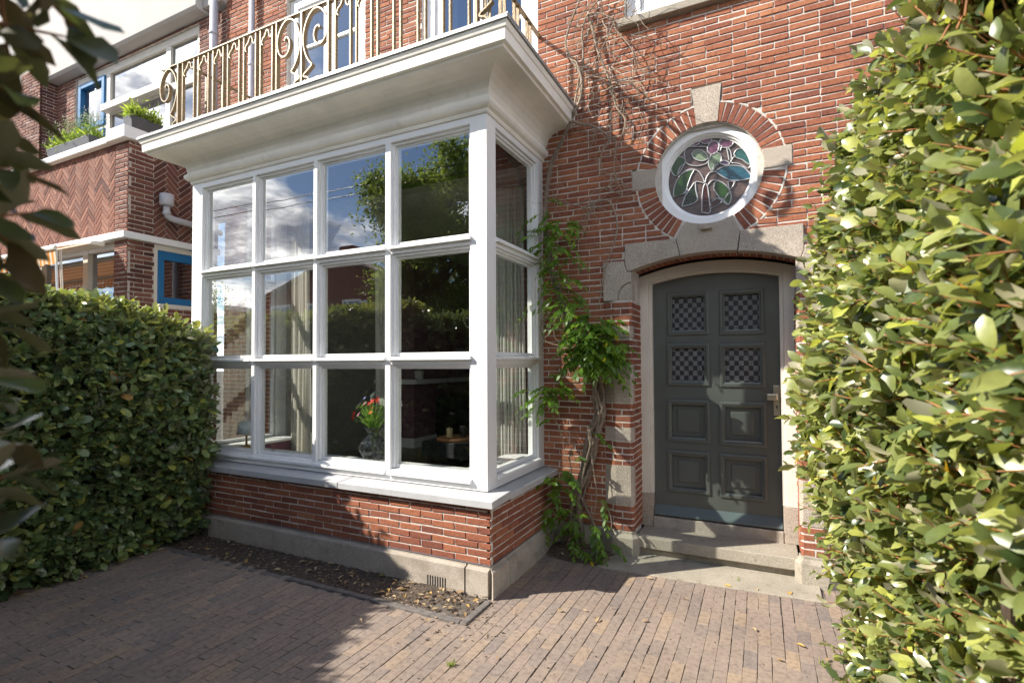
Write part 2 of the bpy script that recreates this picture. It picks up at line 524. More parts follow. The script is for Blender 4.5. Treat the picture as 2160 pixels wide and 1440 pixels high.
class MB:
    def __init__(s):
        s.v, s.f, s.m, s.t, s.n = [], [], [], [], 0

    def add(s, verts, faces, mat=0, tint=0.5):
        b = s.n
        s.v.extend([tuple(map(float, p)) for p in verts])
        s.n += len(verts)
        s.t.extend([tint] * len(verts))
        for f in faces:
            s.f.append(tuple(i + b for i in f))
            s.m.append(mat)

    def box(s, x0, x1, y0, y1, z0, z1, mat=0, tint=0.5):
        s.add([(x0, y0, z0), (x1, y0, z0), (x1, y1, z0), (x0, y1, z0), (x0, y0, z1), (x1, y0, z1), (x1, y1, z1), (x0, y1, z1)],
              [(0, 3, 2, 1), (4, 5, 6, 7), (0, 1, 5, 4), (1, 2, 6, 5), (2, 3, 7, 6), (3, 0, 4, 7)], mat, tint)

    def prism(s, poly, fn, d0, d1, mat=0, tint=0.5, ch=0.0):
        """poly: 2-D outline; fn(u, v, d) -> 3-D"""
        n = len(poly)
        cx = sum(p[0] for p in poly) / n
        cy = sum(p[1] for p in poly) / n
        vs = [fn(u, v, d0) for u, v in poly] + [fn(u, v, d1) for u, v in poly]
        fs = [tuple(range(n))[::-1], tuple(range(n, 2 * n))] + [(i, (i + 1) % n, n + (i + 1) % n, n + i) for i in range(n)]
        s.add(vs, fs, mat, tint)

    def tube(s, pts, r, seg=8, mat=0, tint=0.5, cap=True, flat=None):
        pts = [np.array(p, float) for p in pts]
        n = len(pts)
        rs = r if hasattr(r, '__len__') else [r] * n
        prev = None
        vs = []
        for i, p in enumerate(pts):
            d = pts[min(i + 1, n - 1)] - pts[max(i - 1, 0)]
            d = d / (np.linalg.norm(d) + 1e-9)
            if prev is None:
                a = np.array((0, 0, 1.0)) if abs(d[2]) < 0.9 else np.array((1.0, 0, 0))
            else:
                a = prev
            a = a - d * (a @ d)
            a /= np.linalg.norm(a) + 1e-9
            prev = a
            b = np.cross(d, a)
            for k in range(seg):
                th = 2 * pi * k / seg
                vs.append(p + (a * cos(th) + b * sin(th)) * rs[i])
        fs = []
        for i in range(n - 1):
            for k in range(seg):
                k2 = (k + 1) % seg
                fs.append((i * seg + k, i * seg + k2, (i + 1) * seg + k2, (i + 1) * seg + k))
        if cap:
            fs.append(tuple(range(seg))[::-1])
            fs.append(tuple((n - 1) * seg + k for k in range(seg)))
        s.add(vs, fs, mat, tint)

    def strap(s, pts2, fn, w, d0, d1, mat=0):
        """a flat bar bent along a 2-D path: width w in the plane, from depth d0 to d1"""
        n = len(pts2)
        L, R = [], []
        for i in range(n):
            a = pts2[max(i - 1, 0)]; b = pts2[min(i + 1, n - 1)]
            dx_, dy_ = b[0] - a[0], b[1] - a[1]
            l = sqrt(dx_ * dx_ + dy_ * dy_) + 1e-9
            nx, ny = -dy_ / l * w / 2, dx_ / l * w / 2
            L.append((pts2[i][0] + nx, pts2[i][1] + ny)); R.append((pts2[i][0] - nx, pts2[i][1] - ny))
        vs = []
        for i in range(n):
            vs += [fn(*L[i], d0), fn(*R[i], d0), fn(*R[i], d1), fn(*L[i], d1)]
        fs = []
        for i in range(n - 1):
            for k in range(4):
                fs.append((i * 4 + k, i * 4 + (k + 1) % 4, i * 4 + 4 + (k + 1) % 4, i * 4 + 4 + k))
        fs.append((0, 1, 2, 3)); fs.append(((n - 1) * 4 + 3, (n - 1) * 4 + 2, (n - 1) * 4 + 1, (n - 1) * 4))
        s.add(vs, fs, mat)

    def lathe(s, prof, c, seg=24, mat=0, rib=0.0, ribn=14, twist=0.0):
        vs = []
        for j, (r, z) in enumerate(prof):
            for k in range(seg):
                th = 2 * pi * k / seg
                rr = r * (1 + rib * cos(ribn * th + twist * z))
                vs.append((c[0] + rr * cos(th), c[1] + rr * sin(th), c[2] + z))
        fs = []
        for j in range(len(prof) - 1):
            for k in range(seg):
                k2 = (k + 1) % seg
                fs.append((j * seg + k, j * seg + k2, (j + 1) * seg + k2, (j + 1) * seg + k))
        fs.append(tuple(range(seg))[::-1]); fs.append(tuple((len(prof) - 1) * seg + k for k in range(seg)))
        s.add(vs, fs, mat)

    def build(s, name, mats, parent=None, smooth=False, loc=None):
        me = bpy.data.meshes.new(name)
        org = np.array(ORIGIN.get(parent.name, (0, 0, 0)) if parent else (loc or (0, 0, 0)), float)
        V = np.array(s.v, float).reshape(-1, 3) - org
        me.from_pydata(V.tolist(), [], s.f)
        for mn in ([mats] if isinstance(mats, str) else mats):
            me.materials.append(MATS[mn])
        me.polygons.foreach_set('material_index', np.array(s.m, np.int32))
        at_ = me.attributes.new('tint', 'FLOAT', 'POINT')
        at_.data.foreach_set('value', np.array(s.t, np.float32))
        if smooth:
            me.polygons.foreach_set('use_smooth', np.ones(len(s.f), bool))
        me.update()
        return link(name, me, parent, org if not parent else None)


def link(name, me, parent=None, loc=None):
    o = bpy.data.objects.new(name, me)
    COL.objects.link(o)
    if parent:
        o.parent = parent
        ORIGIN[o.name] = ORIGIN.get(parent.name, (0, 0, 0))
    else:
        if loc is not None:
            o.location = tuple(loc)
        ORIGIN[o.name] = tuple(loc) if loc is not None else (0, 0, 0)
    return o


def thing(name, label, cat, loc=(0, 0, 0), group=None):
    o = bpy.data.objects.new(name, None)
    COL.objects.link(o)
    o.location = loc
    o.empty_display_size = 0.1
    ORIGIN[o.name] = tuple(loc)
    return tag(o, label, cat, group)


def tag(o, label=None, cat=None, group=None, kind=None):
    if label: o['label'] = label
    if cat: o['category'] = cat
    if group: o['group'] = group
    if kind: o['kind'] = kind
    return o


def copy_tree(o, parent=None):
    c = o.copy()
    COL.objects.link(c)
    if parent: c.parent = parent
    for ch in list(o.children):
        copy_tree(ch, c)
    return c


def bevel(o, w=0.004, seg=2, ang=40):
    md = o.modifiers.new('bevel', 'BEVEL')
    md.width = w
    md.segments = seg
    md.limit_method = 'ANGLE'
    md.angle_limit = radians(ang)
    return o


XZ = lambda y: (lambda u, v, d: (u, y + d, v))

# ------------------------------------------------------------------ brickwork
BL, BG, CH, BH = 0.219, 0.0095, 0.0594, 0.0470


def subtract(iv, cuts):
    for a, b in cuts:
        out = []
        for u0, u1 in iv:
            if b <= u0 or a >= u1:
                out.append((u0, u1)); continue
            if a > u0: out.append((u0, a))
            if b < u1: out.append((b, u1))
        iv = out
    return iv


def brick(mb, P, u0, u1, z0, z1, depth, tint, rng, mat=0):
    """one brick: front face pillowed and a little irregular; P(u, z, d) with d outward"""
    j = lambda s=0.0019: rng.normal(0, s)
    c = 0.0035
    tl = rng.normal(0, 0.0016)
    out = [(u0 + j(), z0 + j()), (u1 + j(), z0 + j()), (u1 + j(), z1 + j()), (u0 + j(), z1 + j())]
    cu, cz = (u0 + u1) / 2, (z0 + z1) / 2
    vs = [P(u, z, -0.004) for u, z in out] + [P(u, z, depth - c + tl) for u, z in out] + \
         [P(u + (c if u < cu else -c), z + (c if z < cz else -c), depth + tl + j(0.0007)) for u, z in out]
    fs = []
    for a in (0, 4):
        for i in range(4):
            i2 = (i + 1) % 4
            fs.append((a + i, a + i2, a + 4 + i2, a + 4 + i))
    fs.append((8, 9, 10, 11))
    mb.add(vs, fs, mat, tint)


def brickwork(mb, P, u0, u1, z0, z1, cuts=None, depth=0.007, phase=0.0, back=0.0, mort=1, seed=1, mean=0.55, dev=0.14, wild=0.0):
    rng = np.random.default_rng(seed)
    n = int(math.ceil((z1 - z0) / CH - 1e-6))
    for i in range(n):
        a = z0 + i * CH
        zt = min(a + CH, z1)
        iv = [(u0, u1)]
        if cuts: iv = subtract(iv, cuts(a, zt))
        off = phase + (i % 2) * BL * 0.5 + (rng.integers(0, 4) * BL * 0.25 if wild and rng.random() < wild else 0)
        for s, e in iv:
            if mort is not None:
                vs = [P(s, a, 0), P(e, a, 0), P(e, zt, 0), P(s, zt, 0), P(s, a, -0.03), P(e, a, -0.03), P(e, zt, -0.03), P(s, zt, -0.03)]
                mb.add(vs, [(0, 1, 2, 3), (0, 3, 7, 4), (1, 5, 6, 2), (0, 4, 5, 1), (3, 2, 6, 7)], mort)
            k = math.floor((s - off) / BL)
            while True:
                b0 = off + k * BL
                b1 = b0 + BL
                k += 1
                if b0 >= e: break
                c0 = max(b0 + BG / 2, s + (BG / 2 if s > u0 + 1e-4 else 0.0))
                c1 = min(b1 - BG / 2, e - (BG / 2 if e < u1 - 1e-4 else 0.0))
                if c1 - c0 < 0.022 or zt - a < 0.02: continue
                tn = float(np.clip(rng.normal(mean, dev), 0, 1))
                if rng.random() < 0.04: tn *= 0.4
                brick(mb, P, c0, c1, a + 0.002, min(a + 0.002 + BH, zt - 0.001), depth, tn, rng)


def leaf_batch(name, pos, dirs, nrm, length, width, tint, mats, parent=None, loc=None, hi=True, fold=0.25, curl=0.25, matidx=None):
    """many leaves as one mesh: pos base, dirs along, nrm upper side"""
    n = len(pos)
    dirs = dirs / (np.linalg.norm(dirs, axis=1, keepdims=True) + 1e-9)
    side = np.cross(dirs, nrm)
    side /= np.linalg.norm(side, axis=1, keepdims=True) + 1e-9
    nrm = np.cross(side, dirs)
    if hi:
        ts = [0.0, 0.18, 0.45, 0.80, 1.0]
        ws = [0.06, 0.66, 1.0, 0.80, 0.0]
    else:
        ts = [0.0, 0.4, 1.0]
        ws = [0.05, 1.0, 0.0]
    V = []
    cz = RNG.normal(curl, 0.18, n)
    fo = np.abs(RNG.normal(fold, 0.12, n))
    wav = RNG.normal(0, 0.27 if hi else 0.08, (n, len(ts), 2))
    for i, (tt, w) in enumerate(zip(ts, ws)):
        mid = pos + dirs * (length * tt)[:, None] - nrm * (length * cz * tt * tt * 0.6)[:, None]
        if w == 0.0:
            V.append(mid[:, None, :])
        else:
            hw = width * 0.5 * w
            up = hw * (fo + wav[:, i, 0])
            up2 = hw * (fo + wav[:, i, 1])
            Lp = mid - side * hw[:, None] + nrm * up[:, None]
            Rp = mid + side * hw[:, None] + nrm * up2[:, None]
            V.append(np.stack([Lp, mid, Rp], 1))
    V = np.concatenate(V, 1)
    k = V.shape[1]
    F = []
    rows = len(ts) - 1
    for i in range(rows - 1):
        a = i * 3
        F += [(a, a + 3, a + 4, a + 1), (a + 1, a + 4, a + 5, a + 2)]
    a = (rows - 1) * 3
    T = [(a, a + 3, a + 1), (a + 1, a + 3, a + 2)]
    # winding so that the upper side is the front
    F = [f[::-1] for f in F]; T = [f[::-1] for f in T]
    base = np.arange(n)[:, None] * k
    loops, starts, totals, mi = [], [], [], []
    q = np.array(F, np.int64).reshape(1, -1) + base
    tr = np.array(T, np.int64).reshape(1, -1) + base
    L = np.concatenate([q, tr], 1).reshape(-1)
    tot = np.tile(np.array([4] * len(F) + [3] * len(T)), n)
    st = np.concatenate([[0], np.cumsum(tot)[:-1]])
    me = bpy.data.meshes.new(name)
    org = np.array(ORIGIN.get(parent.name, (0, 0, 0)) if parent else (loc or (0, 0, 0)), float)
    me.vertices.add(n * k)
    me.vertices.foreach_set('co', (V.reshape(-1, 3) - org).astype(np.float32).ravel())
    me.loops.add(len(L))
    me.loops.foreach_set('vertex_index', L.astype(np.int32))
    me.polygons.add(len(tot))
    me.polygons.foreach_set('loop_start', st.astype(np.int32))
    me.polygons.foreach_set('use_smooth', np.ones(len(tot), bool))
    for mn in ([mats] if isinstance(mats, str) else mats):
        me.materials.append(MATS[mn])
    at_ = me.attributes.new('tint', 'FLOAT', 'POINT')
    at_.data.foreach_set('value', np.repeat(np.clip(tint, 0, 1), k).astype(np.float32))
    me.update(calc_edges=True)
    me.validate()
    return link(name, me, parent, org if not parent else None)

# ================================================================== GROUND
YW = 4.872
g = MB()
g.add([(-140, -140, -0.05), (140, -140, -0.05), (140, 140, -0.05), (-140, 140, -0.05)], [(0, 1, 2, 3)])
tag(g.build('ground', 'joint_sand'), kind='structure')
g = MB()
g.add([(-90, -9, -0.03), (90, -9, -0.03), (90, -2.2, -0.03), (-90, -2.2, -0.03)], [(0, 1, 2, 3)])
tag(g.build('street', 'asphalt'), kind='structure')
g = MB()
g.box(-90, 90, -2.2, -1.0, -0.05, 0.06)
g.box(-90, 90, -11.5, -9, -0.05, 0.08)
tag(g.build('pavement', 'kerb'), kind='structure')

# brick paving: columns of stretchers running to the house
g = MB()
rng = np.random.default_rng(5)
PW, PL = 0.0775, 0.205
g.add([(-5.6, -0.9, -0.006), (1.2, -0.9, -0.006), (1.2, 5.2, -0.006), (-5.6, 5.2, -0.006)], [(0, 1, 2, 3)], 1)
hs = {}
ncol = int((0.9 + 5.5) / PW)
for i in range(ncol):
    x0 = -5.5 + i * PW
    off = (i % 2) * PL * 0.5 + rng.normal(0, 0.012)
    skew = 0.0
    ph = rng.uniform(0, 6)
    for k in range(-4, 27):
        y0 = k * PL + off - 0.2
        y1 = y0 + PL
        xm = x0 + PW / 2
        if xm < -1.9 and y0 > 3.05: continue
        if xm >= -1.9 and y0 > 4.95: continue
        wob = 0.006 * sin(y0 * 2.1 + ph * 0.2) + 0.004 * sin(x0 * 3 + y0)
        gx = 0.0006 + abs(rng.normal(0, 0.0008))
        gy = 0.0004 + abs(rng.normal(0, 0.0007))
        h = 0.0022 * sin(x0 * 1.7) * cos(y0 * 1.3) + rng.normal(0, 0.0009)
        tx, ty = rng.normal(0, 0.010), rng.normal(0, 0.005)
        c = 0.0018
        r = rng.random()
        tn = float(np.clip(rng.normal(0.52, 0.12), 0.05, 0.95))
        if r < 0.08: tn = rng.uniform(0.08, 0.28)
        elif r < 0.16: tn = rng.uniform(0.72, 0.92)
        ax, bx_, ay, by_ = x0 + gx + wob, x0 + PW - gx + wob, y0 + gy, y0 + PL - gy
        ax += rng.normal(0, 0.0012); bx_ += rng.normal(0, 0.0012)
        zf = lambda x, y: h + (x - xm) * tx + (y - (y0 + y1) / 2) * ty
        vs = [(x, y, -0.04) for x, y in ((ax, ay), (bx_, ay), (bx_, by_), (ax, by_))]
        vs += [(x, y, zf(x, y) - c) for x, y in ((ax, ay), (bx_, ay), (bx_, by_), (ax, by_))]
        vs += [(x, y, zf(x, y)) for x, y in ((ax + c, ay + c), (bx_ - c, ay + c), (bx_ - c, by_ - c), (ax + c, by_ - c))]
        fs = []
        for a in (0, 4):
            for q in range(4):
                fs.append((a + q, a + (q + 1) % 4, a + 4 + (q + 1) % 4, a + 4 + q))
        fs.append((8, 9, 10, 11))
        g.add(vs, fs, 0, tn)
tag(g.build('brick_path', ['paver', 'joint_sand']), kind='structure')

# edging of the planting strip
g = MB()
rng = np.random.default_rng(8)
x = -5.45
while x < -1.95:
    l = rng.uniform(0.8, 1.0)
    x1 = min(x + l, -1.93)
    dz = rng.normal(0, 0.004)
    g.box(x + 0.004, x1 - 0.004, 3.095 + rng.normal(0, 0.004), 3.15, -0.05, 0.010 + dz)
    x = x1
g.box(-1.93, -1.875, 3.095, 3.47, -0.05, 0.014)
tag(bevel(g.build('kerb_strip', 'kerb'), 0.008), kind='structure')

# soil of the planting strip
g = MB()
nx, ny = 90, 14
rng = np.random.default_rng(9)
for j in range(ny + 1):
    for i in range(nx + 1):
        x = -5.45 + (3.50) * i / nx
        y = 3.148 + 0.40 * j / ny
        z = 0.000 + 0.012 * (j / ny) + rng.normal(0, 0.006) - (0.012 if x > -2.4 else 0)
        g.v.append((x, y, z)); g.t.append(0.5); g.n += 1
for j in range(ny):
    for i in range(nx):
        a = j * (nx + 1) + i
        g.f.append((a, a + 1, a + nx + 2, a + nx + 1)); g.m.append(0)
# soil around the climber's foot
base = g.n
cx0, cy0 = -1.62, 4.72
for j in range(7):
    for i in range(25):
        th = 2 * pi * i / 24
        rr = j / 6
        x = cx0 + cos(th) * 0.40 * rr * (1 + 0.1 * sin(3 * th)); y = cy0 + sin(th) * 0.24 * rr
        g.v.append((x, min(y, 4.86), 0.075 * (1 - rr ** 2) - 0.004 + rng.normal(0, 0.004) * (rr < 0.95))); g.t.append(0.5); g.n += 1
for j in range(6):
    for i in range(24):
        a = base + j * 25 + i
        g.f.append((a, a + 25, a + 26, a + 1)); g.m.append(0)
tag(g.build('soil', 'soil', smooth=True), kind='structure')

# crumbs of bark, dry leaf and twig that nobody could count
g = MB()
rng = np.random.default_rng(10)
for i in range(1500):
    if i < 950:
        x = rng.uniform(-5.35, -1.93); y = 3.16 + 0.36 * rng.random(); z = 0.004 + 0.012 * (y - 3.15) / 0.4 + 0.004
    elif i < 1150:
        th = rng.uniform(0, 2 * pi); q = rng.random() ** 0.5
        x = cx0 + 0.4 * q * cos(th); y = min(cy0 + 0.26 * q * sin(th), 4.85); z = 0.07 * (1 - q * q) + 0.006
    elif i < 1270:
        x = rng.normal(-1.95, 0.22); y = rng.normal(3.15, 0.16); z = 0.004
    else:
        x = rng.uniform(-2.6, 0.5); y = rng.uniform(2.3, 4.6); z = 0.004
    s = rng.uniform(0.003, 0.014) * (0.55 if i >= 1270 else 1)
    a = rng.uniform(0, pi)
    w = s * rng.uniform(0.15, 0.6)
    c_, s_ = cos(a), sin(a)
    tl = rng.normal(0, 0.25)
    t3 = [(-s, -w), (s, -w * 0.5), (s * 1.1, w), (-s * 0.7, w)]
    vs = [(x + u * c_ - v * s_, y + u * s_ + v * c_, z + abs(u * tl) * 0.5) for u, v in t3]
    vs += [(p[0], p[1], p[2] + 0.0025) for p in vs]
    g.add(vs, [(0, 1, 2, 3)[::-1], (4, 5, 6, 7), (0, 1, 5, 4), (1, 2, 6, 5), (2, 3, 7, 6), (3, 0, 4, 7)], 0 if rng.random() < 0.55 else 1)
tag(g.build('leaf_litter', ['dry_bits', 'soil']), kind='stuff')

# ================================================================== OUR HOUSE
HB = (-3.9, YW, 0.0)
house = thing('brick_house', 'red brick house with white bay window, gold balcony and grey green front door', 'house', HB)
OC = (-0.44, 3.482)


def rect(a, b, lo, hi):
    return lambda z0, z1: ([(a, b)] if (z0 + z1) / 2 > lo and (z0 + z1) / 2 < hi else [])


def circ(cx, cz, r):
    def f(z0, z1):
        d = abs((z0 + z1) / 2 - cz)
        if d >= r: return []
        h = sqrt(r * r - d * d)
        return [(cx - h, cx + h)]
    return f


CUTS = [rect(-5.80, -2.06, 0, 4.25), rect(-5.76, -4.39, 4.25, 6.75), rect(-3.53, -2.07, 4.25, 6.75), rect(-1.16, 0.75, 5.05, 6.6),
        circ(OC[0], OC[1], 0.625), rect(-0.565, -0.31, 3.9, 4.262), rect(-1.107, -0.8, 3.42, 3.606), rect(0, 0.231, 3.443, 3.618),
        rect(-0.64, -0.24, 2.92, 3.07), rect(-1.18, 0.30, 2.755, 2.925), rect(-1.385, 0.505, -1, 2.76)]


def cuts(z0, z1):
    o = []
    for c in CUTS: o += c(z0, z1)
    return o


mb = MB()
PF = lambda u, z, d: (u, YW - d, z)
brickwork(mb, PF, -7.0, 1.9, 0.2376, 7.4, cuts, seed=3, wild=0.25, mean=0.62)
# solid wall behind the brick face, with the same openings
def body(x0, x1, z0, z1, y0=YW + 0.028, y1=YW + 0.30):
    mb.box(x0, x1, y0, y1, z0, z1, 1)
body(-7.0, -5.80, 0, 4.25); body(-5.80, -2.06, 3.95, 4.25)
mb.box(-0.74, -0.15, YW + 0.010, YW + 0.03, 2.88, 3.03, 1)
body(-2.06, -1.12, 0, 2.9); body(0.25, 1.9, 0, 2.9)
body(-2.06, -0.84, 2.9, 4.25); body(-0.04, 1.9, 2.9, 4.25); body(-0.84, -0.04, 3.9, 4.25)
body(-7.0, -5.76, 4.25, 7.4); body(-4.39, -3.53, 4.25, 7.4); body(-2.07, -1.16, 4.25, 7.4)
body(-1.16, 0.75, 4.25, 5.02); body(0.75, 1.9, 4.25, 7.4)
body(-5.76, -4.39, 6.75, 7.4); body(-3.53, -2.07, 6.75, 7.4); body(-1.16, 0.75, 6.6, 7.4)
facade = mb.build('facade_wall', ['red_brick', 'mortar'], house)

# foot of the wall between bay and door pillar, and right of the door
for a, b in ((-1.925, -1.44), (0.57, 1.9)):
    mb = MB()
    mb.box(a, b, YW - 0.035, YW + 0.02, -0.05, 0.235)
    bevel(mb.build('wall_plinth', 'plinth_stone', house), 0.006)

# ---- bay window
XL, XR, YF = -5.856, -2.023, 3.677
OPX = [(-5.68, -4.845), (-4.800, -3.962), (-3.915, -3.070), (-3.012, -2.180)]
ROWS = [(0.875, 1.797), (1.868, 2.786), (2.862, 3.795)]
mb = MB()
FD = 0.12
TOPZ = 3.852


def frontbox(x0, x1, z0, z1, y0=YF, y1=YF + FD):
    mb.box(x0, x1, y0, y1, z0, z1)


# posts, rails, mullions (butted)
frontbox(XL, -5.68, 0.768, TOPZ)
mb.box(-2.120, XR, YF, YF + 0.16, 0.768, TOPZ)
frontbox(-2.180, -2.1225, 0.768, TOPZ, YF + 0.002)
frontbox(-5.68, -2.18, 0.768, 0.800, YF + 0.001)
frontbox(-5.68, -2.18, 3.795, TOPZ, YF + 0.001)
for a, b in ((-4.845, -4.800), (-3.962, -3.915), (-3.070, -3.012)):
    frontbox(a, b, 0.800, 3.795, YF + 0.001)
for x0, x1 in OPX:
    for r, (z0, z1) in enumerate(ROWS):
        # transom with its projecting sloped drip
        zb = 0.800 if r == 0 else ROWS[r - 1][1]
        frontbox(x0, x1, zb, z0 - 0.012, YF + 0.004)
        zn = zb + (0.022 if r == 0 else 0.036)
        prof = [(YF + 0.055, z0 - 0.003), (YF - 0.030, zn + 0.024), (YF - 0.034, zn + 0.018), (YF - 0.034, zn), (YF - 0.026, zn - 0.003), (YF + 0.0, zn + 0.004), (YF + 0.055, zn + 0.010)]
        n = len(prof)
        xa, xb = x0 - 0.012, x1 + 0.012
        mb.add([(xa, p[0], p[1]) for p in prof] + [(xb, p[0], p[1]) for p in prof],
               [tuple(range(n))[::-1], tuple(range(n, 2 * n))] + [(i, n + i, n + (i + 1) % n, (i + 1) % n) for i in range(n)][::-1])
        # stepped glazing bead inside the opening
        for k, (s, ya, yb) in enumerate(((0.022, YF + 0.028, YF + 0.055), (0.042, YF + 0.055, YF + 0.105))):
            i0 = 0 if k == 0 else 0.022
            mb.box(x0 + i0, x0 + s, ya, yb, z0, z1)
            mb.box(x1 - s, x1 - i0, ya, yb, z0, z1)
            mb.box(x0 + s, x1 - s, ya, yb, z1 - s, z1 - i0)
            if k == 1: mb.box(x0 + s, x1 - s, ya, yb, z0, z0 + 0.03)
# right side frame (x = XR)
SD = 0.11
SY = (3.838, 4.728)


def sidebox(xf, sgn, y0, y1, z0, z1, dep=SD, off=0.0):
    a, b = (xf - dep, xf - off) if sgn > 0 else (xf + off, xf + dep)
    mb.box(a, b, y0, y1, z0, z1)


for xf, sg in ((XR, 1), (XL, -1)):
    if sg > 0:
        sidebox(xf, sg, YF + 0.162, SY[0], 0.768, TOPZ, off=0.001)
    else:
        sidebox(xf, sg, YF + FD + 0.002, SY[0], 0.768, TOPZ, off=0.001)
    sidebox(xf, sg, SY[1], YW + 0.01, 0.768, TOPZ)
    sidebox(xf, sg, SY[0], SY[1], 0.768, 0.835, off=0.002)
    sidebox(xf, sg, SY[0], SY[1], 3.800, TOPZ, off=0.002)
    for r, (z0, z1) in enumerate(ROWS):
        zb = 0.835 if r == 0 else ROWS[r - 1][1]
        if r: sidebox(xf, sg, SY[0], SY[1], zb, z0 - 0.012, off=0.004)
        zn = zb + (0.002 if r == 0 else 0.036)
        P = lambda q: xf + sg * q
        prof = [(-0.055, z0 - 0.003), (0.024, zn + 0.024), (0.028, zn + 0.018), (0.028, zn), (0.0, zn + 0.004), (-0.055, zn + 0.008)]
        n = len(prof)
        ya, yb = SY[0] - 0.004, SY[1] + 0.004
        fs = [tuple(range(n))[::-1], tuple(range(n, 2 * n))] + [(i, n + i, n + (i + 1) % n, (i + 1) % n) for i in range(n)]
        mb.add([(P(p[0]), ya, p[1]) for p in prof] + [(P(p[0]), yb, p[1]) for p in prof], fs)
        for k, (s, xa, xb) in enumerate(((0.020, 0.026, 0.05), (0.040, 0.05, 0.098))):
            i0 = 0 if k == 0 else 0.020
            for (ya_, yb_, za, zb_) in ((SY[0] + i0, SY[0] + s, z0, z1), (SY[1] - s, SY[1] - i0, z0, z1), (SY[0] + s, SY[1] - s, z1 - s, z1 - i0), (SY[0] + s, SY[1] - s, z0, z0 + (0.03 if k else 0.002))):
                X0, X1 = sorted((xf - sg * xa, xf - sg * xb))
                mb.box(X0, X1, ya_, yb_, za, zb_)
bay = bevel(mb.build('bay_window', 'white_paint', house), 0.003, 2)

pane_n = 0
for (x0, x1) in OPX:
    for z0, z1 in ROWS:
        mb = MB()
        rr = random.Random(pane_n); pane_n += 1
        d = [rr.uniform(-0.0012, 0.0012) for _ in range(4)]
        yg = YF + 0.062
        q = [(x0 + 0.024, z0 + 0.002), (x1 - 0.024, z0 + 0.002), (x1 - 0.024, z1 - 0.024), (x0 + 0.024, z1 - 0.024)]
        mb.add([(u, yg + e, v) for (u, v), e in zip(q, d)], [(0, 1, 2, 3)])
        mb.build('pane', 'pane_glass', bay)
for xf, sg in ((XR, 1), (XL, -1)):
    for z0, z1 in ROWS:
        mb = MB()
        xg = xf - sg * 0.056
        q = [(SY[0] + 0.022, z0 + 0.002), (SY[1] - 0.022, z0 + 0.002), (SY[1] - 0.022, z1 - 0.022), (SY[0] + 0.022, z1 - 0.022)]
        if sg < 0: q = q[::-1]
        mb.add([(xg, u, v) for u, v in q], [(0, 1, 2, 3)])
        mb.build('pane', 'pane_glass', bay)

# outside sill stones, brick base, plinth
mb = MB()
SIL = 0.757
def sill_piece(x0, x1):
    mb.add([(x0, 3.48, 0.691), (x1, 3.48, 0.691), (x1, 3.80, 0.700), (x0, 3.80, 0.700), (x0, 3.48, 0.748), (x1, 3.48, 0.748), (x1, 3.80, 0.766), (x0, 3.80, 0.766)],
           [(0, 3, 2, 1), (4, 5, 6, 7), (0, 1, 5, 4), (1, 2, 6, 5), (2, 3, 7, 6), (3, 0, 4, 7)])
sx = [-5.98, -4.93, -3.44, -1.872]
for a, b in zip(sx[:-1], sx[1:]):
    sill_piece(a + (0.004 if a > -5.9 else 0), b - (0.004 if b < -1.9 else 0.002))
mb.add([(-2.2, 3.802, 0.700), (-1.872, 3.802, 0.691), (-1.872, YW - 0.003, 0.691), (-2.2, YW - 0.003, 0.700), (-2.2, 3.802, 0.766), (-1.872, 3.802, 0.748), (-1.872, YW - 0.003, 0.748), (-2.2, YW - 0.003, 0.766)],
       [(0, 3, 2, 1), (4, 5, 6, 7), (0, 1, 5, 4), (1, 2, 6, 5), (2, 3, 7, 6), (3, 0, 4, 7)])
bevel(mb.build('window_sill', 'bluestone', bay), 0.005)
mb = MB()
YB, XB = 3.547, -1.930
XBL = -5.95
brickwork(mb, lambda u, z, d: (u, YB - d, z), XBL, XB + 0.007, 0.2376, 0.693, seed=21, phase=XB + 0.007 - 0.11, mean=0.5, dev=0.13)
brickwork(mb, lambda u, z, d: (XB + d, u, z), YB + 0.0, YW, 0.2376, 0.693, seed=22, phase=YB - 0.03, mean=0.5, dev=0.13)
mb.box(XBL, XB - 0.028, YB + 0.028, YB + 0.20, 0, 0.695, 1)
mb.box(XB - 0.2, XB - 0.028, YB + 0.2, YW, 0, 0.695, 1)
mb.box(XBL, XBL + 0.1, YB + 0.2, YW, 0, 0.695, 1)
mb.build('brick_base', ['red_brick', 'mortar'], bay)
mb = MB()
px0, px1, py0 = -5.98, -1.888, 3.508
def plinth_run(x0, x1):
    pr = [(YB + 0.02, -0.05), (py0, -0.05), (py0, 0.203), (YB - 0.006, 0.214), (YB - 0.006, 0.236), (YB + 0.02, 0.236)]
    n = len(pr)
    mb.add([(x0, *p) for p in pr] + [(x1, *p) for p in pr], [tuple(range(n))[::-1], tuple(range(n, 2 * n))] + [(i, n + i, n + (i + 1) % n, (i + 1) % n) for i in range(n)])
for a, b in ((px0, -4.42), (-4.42, -3.92), (-3.92, -3.10), (-3.10, -2.135), (-2.135, -1.93)):
    plinth_run(a + 0.0015, b - (0.007 if b == -2.135 else 0.0015))
